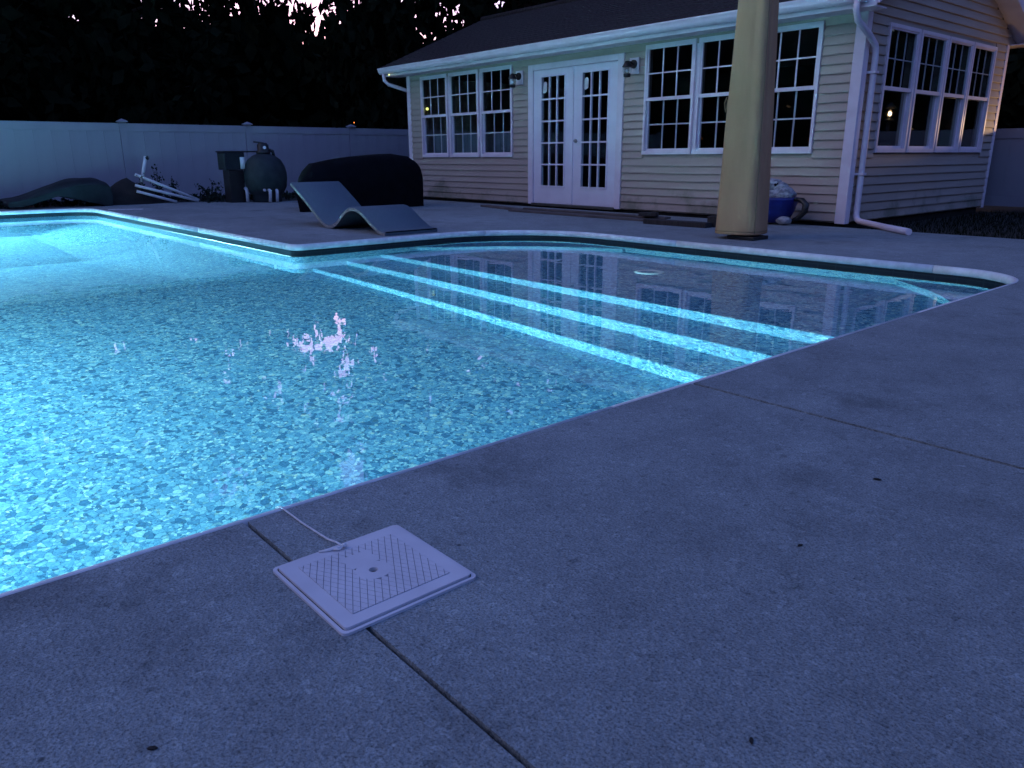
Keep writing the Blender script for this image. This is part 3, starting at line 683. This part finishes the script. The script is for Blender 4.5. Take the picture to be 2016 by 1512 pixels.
# ------------------------------------------------------------------ loose boards by the house
def plank(x0, x1, y0, y1, z0, z1, m_, lab, rz=0):
    cx, cy_ = (x0+x1)/2, (y0+y1)/2
    o = MB().box(x0, x1, y0, y1, z0, z1).build('wood_plank', m_, org=(cx, cy_, z0), bevel=.004); o.location = (cx, cy_, z0); o.rotation_euler = (0, 0, rz)
    return tag(o, lab, 'plank', 'boards lying in front of the house')
plank(-9.85, -8.62, 7.70, 7.84, .0, .03, 'plank', 'long grey board lying nearest the black cover, left of the door step boards', -.2)
plank(-8.72, -6.02, 7.44, 7.58, .0, .026, 'plank', 'front board of the two grey boards laid before the french doors')
plank(-8.78, -6.05, 7.60, 7.74, .0, .026, 'plank', 'rear board of the two grey boards laid before the french doors')
plank(-8.60, -6.0, 7.63, 7.745, .027, .05, 'plank', 'upper grey board resting on the boards before the french doors', .006)
plank(-5.98, -5.13, 7.22, 7.36, .0, .055, 'darkbrown', 'thick dark timber lying left of the tan umbrella', .05)
plank(-6.35, -6.12, 7.56, 7.66, .055, .10, 'darkbrown', 'short dark offcut on the end of the grey boards', .3)
plank(-5.22, -5.02, 7.40, 7.52, .0, .12, 'darkbrown', 'dark block of wood half hidden behind the tan umbrella', .2)

# ------------------------------------------------------------------ umbrella
ux, uy = -4.27, 6.62
um = tag(empty('patio_umbrella', (ux, uy, 0)), 'tall closed patio umbrella wrapped in a tan canvas cover', 'umbrella')
def fold(a, z):
    t = min(1, max(0, z/2.2)); p = 3.2+2.5*t; b = a-rad(12)
    sq = 1.0/((abs(cos(b))**p+abs(sin(b))**p)**(1/p))
    crease = abs(cos(4.5*b+.9+z*.25)); crease2 = abs(sin(6.5*b+z*.55+1))
    ac = (a+pi) % (2*pi)-pi
    sq *= 1-.16*t*math.exp(-((ac-rad(-8))/.22)**2)
    return sq*(.94+.045*t*(crease-.5)+.035*(.3+t)*(crease2-.5)+.02*noise.noise(Vector((cos(a)*2.2, sin(a)*2.2, z*2.2)))+.008*noise.noise(Vector((cos(a)*6, sin(a)*6, z*7))))
prf = [(.232, .048), (.237, .05), (.239, .06)]+[(.239-.086*(z/2.2)**.9, z) for z in [.06+i*.09 for i in range(1, 24)]]+[(.15, 2.3), (.135, 2.6), (.10, 2.85), (.045, 2.98), (.01, 3.0)]
cv = MB().lathe(prf, n=72, rfun=fold).build('cover', 'tan', um)
for sa in (-28, 150):
    a_ = rad(sa); MB().tube([(cos(a_)*rr*(fold(a_, zz)+.004), sin(a_)*rr*(fold(a_, zz)+.004), zz) for rr, zz in prf[2:-4]], .0028, 6).build('seam', 'tandark', um)
hem = MB(); ring_ = [(cos(2*pi*k/72)*.2385*(fold(2*pi*k/72, .075)+.006), sin(2*pi*k/72)*.2385*(fold(2*pi*k/72, .075)+.006), .078) for k in range(73)]
hem.tube(ring_, .003, 5, False).build('hem', 'tandark', um)
MB().tube([(0, 0, .0), (0, 0, 2.95)], .024, 12).build('pole', 'black', um)
MB().box(-.05, .24, -.16, .10, .0, .034).build('base_plate', 'black', um, bevel=.006)
MB().tube([(-.165, -.15, 1.29), (-.175, -.165, 1.24), (-.17, -.16, 1.19), (-.155, -.17, 1.16), (-.15, -.16, 1.2), (-.155, -.15, 1.27)], .006, 6).build('tie_cord', 'tandark', um)

# ------------------------------------------------------------------ blue tub planter beside the wall
tub = tag(empty('blue_tub', (-4.93, 8.30, -.0)), 'blue plastic tub with a black curved handle and grey bundle, behind the tan umbrella', 'tub')
MB().lathe([(.12, .03), (.15, .04), (.2, .2), (.235, .38), (.24, .42), (.225, .425), (.2, .40)], n=28).build('body', 'blue', tub)
MB().tube([(.22, -.02, .40), (.31, -.03, .40), (.365, -.04, .33), (.36, -.05, .22), (.30, -.05, .12), (.24, -.05, .08)], [.03, .036, .036, .034, .032, .024], 10).build('handle', 'black', tub)
for x in (-.17, .17): MB().ball((x, -.1, .07), .085, 14, 10, .1, (1, .8, .8)).build('foot', 'greyfluff', tub)
bd = MB()
for c, r in (((.0, 0, .46), .16), ((.1, -.03, .47), .12), ((-.1, 0, .5), .13), ((-.03, -.02, .6), .11), ((.06, -.03, .57), .09), ((-.11, 0, .61), .07)): bd.ball(c, r, 16, 12, .35)
bd.build('bundle', 'greyfluff', tub)
for x, z in ((-.075, .665), (.04, .62)): MB().ball((x, -.08, z), .032, 10, 8, .3).build('dark_patch', 'cover', tub)

tub.scale = (1.12, 1.0, .72)
# ------------------------------------------------------------------ in-pool lounger standing on the deck
lo = tag(empty('pool_lounger', (-7.85, 4.5, 0)), 'grey blue S-shaped moulded lounger standing on the deck at the pool corner', 'lounger')
top = [(-8.90, .485), (-8.80, .44), (-8.5, .275), (-8.25, .125), (-8.13, .068), (-8.02, .046), (-7.92, .06), (-7.82, .105), (-7.70, .185), (-7.59, .24), (-7.48, .262), (-7.37, .255), (-7.25, .212), (-7.12, .14), (-7.0, .082), (-6.92, .052), (-6.82, .042)]
def smooth_path(p, k=4):
    out = []
    for i in range(len(p)-1):
        p0, p1, p2, p3 = p[max(i-1, 0)], p[i], p[i+1], p[min(i+2, len(p)-1)]
        for j in range(k):
            t = j/k; out.append(tuple(.5*((2*b)+(c-a)*t+(2*a-5*b+4*c-d)*t*t+(3*b-a-3*c+d)*t**3) for a, b, c, d in zip(p0, p1, p2, p3)))
    out.append(p[-1]); return out
tp = smooth_path(top); th = .042
bot = []
for i, p in enumerate(tp):
    a, b = tp[max(i-1, 0)], tp[min(i+1, len(tp)-1)]; t = Vector((b[0]-a[0], b[1]-a[1])).normalized(); bot.append((p[0]+t.y*th, max(.001, p[1]-t.x*th)))
mb = MB(); n = len(tp); W0, W1 = -.325, .325; O = (-7.85, 0, 0)
ws = [W0, W0+.012, W1-.012, W1]
vs = []
for k, wv in enumerate(ws):
    dz = -.012 if k in (0, 3) else 0
    vs += [(x+7.85, wv, z+dz) for x, z in tp]
mb.add(vs, [(k*n+i, k*n+i+1, (k+1)*n+i+1, (k+1)*n+i) for k in range(3) for i in range(n-1)], True)
body = mb
body.add([(x+7.85, W0, z) for x, z in bot]+[(x+7.85, W1, z) for x, z in bot], [(i, i+1, n+i+1, n+i) for i in range(n-1)], True)
body.add([(tp[0][0]+7.85, w_, tp[0][1]-.012) for w_ in (W0, W1)]+[(bot[0][0]+7.85, w_, bot[0][1]) for w_ in (W1, W0)], [(0, 1, 2, 3)])
body.add([(tp[-1][0]+7.85, w_, tp[-1][1]-.012) for w_ in (W0, W1)]+[(bot[-1][0]+7.85, w_, bot[-1][1]) for w_ in (W1, W0)], [(0, 1, 2, 3)])
body.build('shell', 'resin', lo)
for w_, nm in ((W0, 'near'), (W1, 'far')):
    mb = MB(); mb.add([(x+7.85, w_, z-.012) for x, z in tp]+[(x+7.85, w_, z) for x, z in bot], [(i, i+1, n+i+1, n+i) for i in range(n-1)]); mb.build('edge', 'resinedge', lo)

# ------------------------------------------------------------------ black covered furniture
oc = (-11.05, 6.2, 0)
prof_h = [(5.10, .30), (5.12, .47), (5.22, .56), (5.38, .685), (5.6, .72), (5.85, .755), (6.1, .785), (6.4, .81), (6.65, .822), (6.9, .81), (7.1, .79), (7.2, .74), (7.27, .66), (7.30, .56), (7.29, .35)]
mb = MB(); nx = 16; vs = []
rows = len(prof_h)
for i, (y, h) in enumerate(prof_h):
    tt = i/(rows-1); dxh = .44*(1-.35*abs(2*tt-1)**6); y2 = y+(.10 if i < 2 else 0)
    for k in range(nx+1):
        a = pi*k/nx; ex = .42
        cx = math.copysign(abs(cos(a))**ex, cos(a)); cz = abs(sin(a))**ex
        wr = .03*noise.noise(Vector((cx*3, y*3, cz*3)))+.014*sin(y*19+cz*4+2*noise.noise(Vector((y*2, cz*2, 1))))*(1-.6*cz)
        yy = y+(.06*(1-cz) if i < 3 else (-.03*(1-cz) if i > rows-3 else 0))
        yy += .50*(.44-cx*.44)*(1-tt)**1.5
        vs.append((oc[0]+cx*(dxh+wr), yy, max(.0, h*cz+(wr if cz > .3 else 0))))
mb.add(vs, [(i*(nx+1)+k, i*(nx+1)+k+1, (i+1)*(nx+1)+k+1, (i+1)*(nx+1)+k) for i in range(rows-1) for k in range(nx)], True)
mb.f += [tuple(range(nx+1)), tuple((rows-1)*(nx+1)+k for k in range(nx, -1, -1))]; mb.sm += [False, False]
o = mb.build('furniture_cover', 'cover', org=oc); o.location = oc
tag(o, 'black cloth cover draped over outdoor furniture left of the house', 'cover')

# ------------------------------------------------------------------ pool filter equipment
fx, fy = -13.75, 5.98
fl = tag(empty('sand_filter', (fx, fy, 0)), 'round teal grey sand filter tank with black valve on top', 'filter')
MB().lathe([(.24, .0), (.26, .02), (.25, .12), (.3, .16), (.355, .26), (.375, .40), (.375, .50), (.35, .62), (.29, .73), (.2, .80), (.13, .825), (.12, .83)], n=36).build('tank', 'tank', fl)
MB().lathe([(.12, .83), (.125, .85), (.125, .88), (.10, .89), (.10, .99), (.075, 1.0), (.075, 1.02)], n=20).build('valve', 'black', fl)
MB().tube([(0, .02, 1.015), (-.02, -.05, 1.03), (-.04, -.15, 1.04)], .014, 8).build('handle', 'black', fl)
MB().tube([(.09, -.01, .94), (.118, -.02, .94)], .028, 12).build('sight_glass', 'ring', fl)
MB().tube([(.05, .09, .90), (.08, .14, .88), (.09, .15, .80)], .03, 8).build('side_port', 'black', fl)
for yy, zz in ((-.10, .22), (.03, .22)):
    MB().tube([(.34, yy, .01), (.345, yy+.01, .17), (.34, yy+.012, .2), (.30, yy+.0, .23)], .028, 10).build('drain_pipe', 'pvc', fl)
MB().tube([(.345, -.20, .22), (.385, -.20, .22)], .022, 10).build('plug', 'pvc', fl)
cb_ = tag(empty('control_cabinet', (-14.0, 5.50, 0)), 'dark pump control cabinet on a post beside the round filter', 'cabinet')
MB().box(-.14, .14, -.14, .13, .0, .56).build('post', 'black', cb_, bevel=.006); MB().box(-.17, .17, -.20, .16, .565, .86).build('box', 'tarp', cb_, bevel=.01)
MB().box(-.17, .17, -.22, .46, .862, .885).build('shelf', 'black', cb_, bevel=.004)
MB().tube([(.2, .10, .58), (.2, .10, .78)], .04, 10).build('meter', 'pvc', cb_)
MB().tube([(.22, .12, .01), (.225, .12, .19), (.215, .12, .225), (.16, .12, .24)], .03, 10).build('pipe', 'pvc', cb_)

# ------------------------------------------------------------------ junk along the fence
tx = -15.0
outer = smooth_path([(2.05, .13), (2.35, .19), (2.7, .33), (2.95, .42), (3.2, .455), (3.45, .45), (3.56, .41)], 3)+[(3.58, .2), (3.56, .0), (3.40, .0)]+smooth_path([(3.40, .03), (3.2, .10), (2.95, .19), (2.78, .24), (2.6, .17), (2.35, .085), (2.05, .03)], 3)
mb = MB(); nseg = 10
N = len(outer); vs = []
for k in range(nseg+1):
    x = tx-.55+1.1*k/nseg
    for y, zz in outer: vs.append((x, y+.03*noise.noise(Vector((x*3, y*2, zz*4))), max(0, zz*(1-.25*abs(2*k/nseg-1)**3)+.03*noise.noise(Vector((x*2.5, y*3, zz*3+4))))))
mb.add(vs, [(k*N+i, k*N+(i+1) % N, (k+1)*N+(i+1) % N, (k+1)*N+i) for k in range(nseg) for i in range(N)], True)
mb.f += [tuple(range(N-1, -1, -1)), tuple(nseg*N+i for i in range(N))]; mb.sm += [False, False]
o = mb.build('folded_tarp', 'tarp', org=(tx, 2.8, 0)); o.location = (tx, 2.8, 0); tag(o, 'dark teal tarp propped in a low arch against the white fence', 'tarp')
mb = MB(); n = 18; vs = []
for i in range(n+1):
    for j in range(n+1):
        u, v = 2*i/n-1, 2*j/n-1; r = math.hypot(u, v); h = max(0, 1-r)**.8*.50
        vs.append((-15.1+u*.6, 4.0+v*.75, -.06+h+.05*noise.noise(Vector((u*3, v*3, 2)))*(1 if r < 1 else .3)))
mb.add(vs, [(i*(n+1)+j, (i+1)*(n+1)+j, (i+1)*(n+1)+j+1, i*(n+1)+j+1) for i in range(n) for j in range(n)], True)
tag(mb.build('dirt_mound', 'soil', autofix=False), 'dark heap of soil under the white pipes', 'mound')
for a, b, lab in (((-14.75, 4.05, .50), (-14.55, 5.03, .035), 'uppermost of the three white pipes sloping off the soil heap'), ((-14.65, 4.0, .32), (-14.5, 5.0, .02), 'middle white pipe of three sloping off the soil heap'), ((-14.6, 4.0, .22), (-14.5, 4.62, .02), 'lowest and shortest of the three sloping white pipes')):
    c = Vector(a); o = MB().tube([(0, 0, 0), Vector(b)-c], .024, 12).build('pvc_pipe', 'pvc'); o.location = c; tag(o, lab, 'pipe', 'white pipes on the soil heap')
up_ = tag(empty('standing_pipe', (-14.9, 4.17, .3)), 'upright leaning white pipe with a dark cap beside the soil heap', 'pipe')
MB().tube([(0, 0, 0), (0, .14, .50)], .03, 12).build('tube', 'pvc', up_); MB().tube([(0, .14, .47), (.02, .18, .48)], .036, 10).build('cap', 'black', up_)
o = MB().box(-.03, .03, -.26, .26, 0, .012).build('white_strip', 'pvc', bevel=.004); o.location = (-13.2, 3.42, 0); o.rotation_euler = (0, 0, -.65); tag(o, 'thin white plastic strip lying on the deck behind the pool corner', 'strip')

# weeds
def leafcloud(mb, pts, s0, s1, rng):
    for p in pts:
        s = rng.uniform(s0, s1); a = Vector((rng.gauss(0, 1), rng.gauss(0, 1), rng.gauss(0, .7))).normalized(); b = a.orthogonal().normalized()
        b = (Matrix.Rotation(rng.uniform(0, 6.28), 3, a) @ b); p = Vector(p); c = a.cross(b)
        mb.add([p-b*s, p+c*s*.55, p+b*s, p-c*s*.55], [(0, 1, 2, 3)])
rw = random.Random(3)
def weed(x, y, h, spread, n, lab, kind='bush'):
    mb = MB(); stems = MB(); pts = []
    k = 5
    for q in range(k):
        a = rw.uniform(0, 6.28); tip = Vector((cos(a)*spread, sin(a)*spread, h*rw.uniform(.7, 1)))
        if kind == 'spike': tip = Vector((cos(a)*spread*.3, sin(a)*spread*.3, h*rw.uniform(.5, 1)))
        stems.tube([(0, 0, 0), tip*.5+Vector((0, 0, h*.08)), tip], [.006, .005, .002], 5)
        for i in range(n//k):
            t = rw.uniform(.25, 1.05); pts.append(tip*t+Vector((rw.gauss(0, 1), rw.gauss(0, 1), rw.gauss(0, .7)))*spread*.22)
    o = tag(empty('weed', (x, y, 0)), lab, 'weed', 'weeds along the white fence')
    leafcloud(mb, pts, .015, .035, rw); stems.build('stems', 'leafweed', o); mb.build('leaves', 'leafweed', o, autofix=False)
weed(-14.8, 4.42, .64, .16, 160, 'tall thin weed growing behind the sloping white pipes', 'spike')
weed(-14.85, 4.72, .42, .14, 90, 'shorter spiky weed at the low end of the white pipes', 'spike')
weed(-14.7, 4.12, .62, .10, 60, 'thin weed twining up the leaning white pipe', 'spike')
weed(-14.6, 5.28, .36, .2, 220, 'bushy leafy weed between the white pipes and the filter')
weed(-14.5, 5.15, .14, .2, 120, 'low clump of weed at the foot of the bushy weed')
mb = MB(); pts = []
for i in range(2600):
    y = rw.uniform(.6, 8.4); x = rw.uniform(-15.9, -14.7) if y < 5 else rw.uniform(-15.8, -14.1); pts.append((x, y, rw.uniform(0, .10)*(1+.8*noise.noise(Vector((x*1.5, y*1.5, 0))))))
leafcloud(mb, pts, .02, .045, rw)
tag(mb.build('ground_cover', 'leafweed', autofix=False), 'low dark weeds and leaf litter along the foot of the white fence', 'ground cover', kind='stuff')
# lawn at the right of the house
mb = MB()
for i in range(9000):
    x = rw.uniform(-4.2, .2); y = rw.uniform(8.46, 13.1)
    if x < -3.1 and y < 8.95 and False: continue
    h = rw.uniform(.02, .055); a = rw.uniform(0, 6.28); dx_, dy_ = cos(a)*.004, sin(a)*.004; lx_, ly_ = rw.gauss(0, .014), rw.gauss(0, .014)
    mb.add([(x-dx_, y-dy_, -.07), (x+dx_, y+dy_, -.07), (x+lx_, y+ly_, h*.8-.045)], [(0, 1, 2)])
tag(mb.build('lawn', 'grass', autofix=False), 'dark short grass at the gable end of the house', 'grass', kind='stuff')

# ------------------------------------------------------------------ fences
def fence(path, h, spacing, lab, name='vinyl_fence'):
    a, b = Vector(path[0]), Vector(path[1]); L = (b-a).length; d = (b-a).normalized(); rz = math.atan2(d.y, d.x)
    f = tag(empty(name, (a.x, a.y, 0), rz), lab, 'fence')
    n = max(1, round(L/spacing)); s = L/n; post = MB().box(-.065, .065, -.034, .065, -.3, h+.02).mesh('post', 'vinyl')
    cap = MB().add([(-.085, -.085, h+.02), (.085, -.085, h+.02), (.085, .085, h+.02), (-.085, .085, h+.02), (-.085, -.085, h+.04), (.085, -.085, h+.04), (.085, .085, h+.04), (-.085, .085, h+.04), (0, 0, h+.085)],
                   [(0, 3, 2, 1), (0, 1, 5, 4), (1, 2, 6, 5), (2, 3, 7, 6), (3, 0, 4, 7), (4, 5, 8), (5, 6, 8), (6, 7, 8), (7, 4, 8)]).mesh('post_cap', 'vinyl')
    rail = MB().box(.066, s-.066, -.028, .028, h-.14, h-.0).mesh('top_rail', 'vinyl'); rail2 = MB().box(.066, s-.066, -.028, .028, .02, .16).mesh('bottom_rail', 'vinyl')
    nb = max(1, round((s-.13)/.29)); bw = (s-.132)/nb
    brd = MB().prism([(.0, -.013), (.004, -.016), (bw-.004, -.016), (bw, -.013), (bw, .013), (bw-.004, .016), (.004, .016), (0, .013)], .161, h-.141, lambda p, q, z: (p, q, z)).mesh('fence_board', 'vinyl')
    for i in range(n+1):
        po = link('post', post, f, (i*s, 0, 0)); link('post_cap', cap, po)
        if i < n:
            link('top_rail', rail, f, (i*s, 0, 0)); link('bottom_rail', rail2, f, (i*s, 0, 0))
            for k in range(nb): link('fence_board', brd, f, (i*s+.066+k*bw, 0, 0))
    return f
FX = -16.4
fence([(FX, 4.40-2.44*3), (FX, 4.40+2.44*5)], 1.405, 2.44, 'long white vinyl privacy fence behind the pool equipment')
fence([(-4.75, 13.35), (-1.2, 12.95)], 1.13, 1.8, 'low pale fence beyond the back corner of the house', 'low_fence')
# lanterns beyond the low fence: one lights the back corner, the farther one shows in the gable window
def post_lantern(x, y, z, power, lab):
    pn = tag(empty('post_lantern', (x, y, 0)), lab, 'lantern', 'lanterns beyond the low fence')
    MB().tube([(0, 0, -.07), (0, 0, z-.12)], .03, 10).build('post', 'black', pn)
    MB().lathe([(.07, z-.12), (.08, z-.10), (.055, z-.085)], n=16).build('collar', 'black', pn)
    MB().lathe([(.09, z+.085), (.10, z+.095), (.04, z+.15), (.01, z+.18)], n=16).build('cap', 'black', pn)
    MB().lathe([(.045, z-.084), (.065, z-.04), (.07, z), (.065, z+.06), (.055, z+.084)], n=18).build('glass', 'clear', pn)
    MB().tube([(0, 0, z-.09), (0, 0, z-.055)], .016, 10).build('lamp_holder', 'black', pn)
    ll = bpy.data.lights.new('lantern_light', 'POINT'); ll.energy = power*.55; ll.shadow_soft_size = .03; ll.color = (1, .60, .28)
    llo = bpy.data.objects.new('lantern_light', ll); C.objects.link(llo); llo.parent = pn; llo.location = (0, 0, z)
post_lantern(-3.50, 13.78, 1.2, 5, 'warm lantern on a short post behind the low fence, lighting the back house corner')
post_lantern(-2.36, 13.9, 1.44, .35, 'warm lantern on a taller post, mirrored in the first gable window')
# ------------------------------------------------------------------ trees
def tree_meshes(seed, h, rx, base, conic):
    rg = random.Random(seed); lf = MB(); pts = []
    trunk = MB(); trunk.tube([(0, 0, -.2), (.05, .02, h*.3), (-.04, .05, h*.6), (0, 0, h*.95)], [.24, .19, .12, .03], 10)
    clumps = []
    for i in range(300):
        z = base+(h-base)*rg.random()**1.1
        t = (z-base)/(h-base); rmax = rx*((1-t)**.55*.9+.12 if conic else (math.sqrt(max(.05, 1-(2*t-.85)**2*.75))))
        a = rg.uniform(0, 6.28); r = rmax*rg.random()**.48
        clumps.append((Vector((cos(a)*r, sin(a)*r, z)), rg.uniform(.45, .85)))
    for c, s in clumps:
        if rg.random() < .5:
            tr = Vector((0, 0, c.z-.5)); trunk.tube([tr, tr.lerp(c, .5)+Vector((0, 0, .1)), c], [.05, .035, .012], 5, False)
        for k in range(58):
            d = Vector((rg.gauss(0, 1), rg.gauss(0, 1), rg.gauss(0, .75))); pts.append(c+d*s*.55)
    leafcloud(lf, pts, .12, .26, rg)
    return lf.mesh('crown', 'leaf', autofix=False), trunk.mesh('trunk', 'bark')
TV = [tree_meshes(11, 17.0, 2.5, .8, False), tree_meshes(12, 18.0, 2.4, .8, False), tree_meshes(13, 16.0, 2.6, .6, False)]
def tree(az, R, v, sxy, sz, rz, lab):
    x, y = R*sin(rad(az)), R*cos(rad(az))
    t = tag(empty('tree', (x, y, -.07), rz), lab, 'tree', 'dark trees around the yard')
    for nm, me in zip(('crown', 'trunk'), TV[v]):
        o = link(nm, me, t); o.scale = (sxy, sxy, sz)
trees = [(-99, 24, 1, 1.1, 1.0), (-91, 23, 0, 1.1, 1.0), (-83.5, 22, 1, 1.05, 1.05), (-75.0, 24, 2, .97, 1.15), (-66.4, 33, 1, .86, 1.35), (-57.3, 27, 2, .82, 1.35), (-47.6, 28, 1, 1.2, 1.1),
         (-39, 30, 2, 1.2, 1.1), (-30, 30, 1, 1.3, 1.1), (-22.5, 28, 2, 1.1, 1.05), (-13, 26, 1, 1.1, 1.0), (-4, 27, 2, 1.2, 1.1), (6, 28, 1, 1.2, 1.0), (16, 28, 2, 1.2, 1.0)]
TL = {-99: 'dark leafy tree beyond the fence, farthest out past the left edge of the photo', -91: 'narrow dark tree beyond the fence just past the left edge of the photo', -83.5: 'dark round tree above the far left end of the white fence', -75.0: 'broad dark tree above the folded tarp', -66.4: 'slim dark tree above the filter, left of the biggest patch of sky',
      -57.3: 'dark tree standing left of the house roof, right of the biggest patch of sky', -47.6: 'dark tree rising behind the left end of the roof', -39: 'dark tree hidden mostly by the middle of the roof', -30: 'dark tree behind the right part of the roof', -22.5: 'dark tree behind the gable corner of the house', -13: 'dark tree at the right edge beyond the low fence', -4: 'dark tree outside the right edge, nearest the low fence end', 6: 'dark tree well outside the right edge of the photo', 16: 'dark tree farthest out beyond the right edge'}
for i, (az, R, v, sxy, sz) in enumerate(trees): tree(az, R, v, sxy, sz, i*1.3, TL[az])
# the wood all round the yard, one dark mass
rg = random.Random(5); mb = MB(); pts = []; pts2 = []
for i in range(24000):
    az = rad(rg.uniform(-108, 24)); R = rg.uniform(29, 38); top = 5.0+1.3*noise.noise(Vector((az*9, 0, 3)))
    pts.append((R*sin(az), R*cos(az), -.1+top*rg.random()**.8))
for i in range(15000):
    az = rad(rg.uniform(22, 253)); R = rg.uniform(24, 33); top = (11.5 if az < 2.7 else 7.0)+1.6*noise.noise(Vector((az*6, 0, 3)))  # unseen side of the wood, raised towards +X to darken the side wall
    pts2.append((R*sin(az), R*cos(az), -.1+top*rg.random()**.85))
leafcloud(mb, pts, .3, .55, rg); leafcloud(mb, pts2, .5, .9, rg)
tag(mb.build('woodland', 'leaf', autofix=False), 'dark undergrowth of the wood behind the fence, with unseen wood shaped to block sky', 'woodland', kind='stuff')
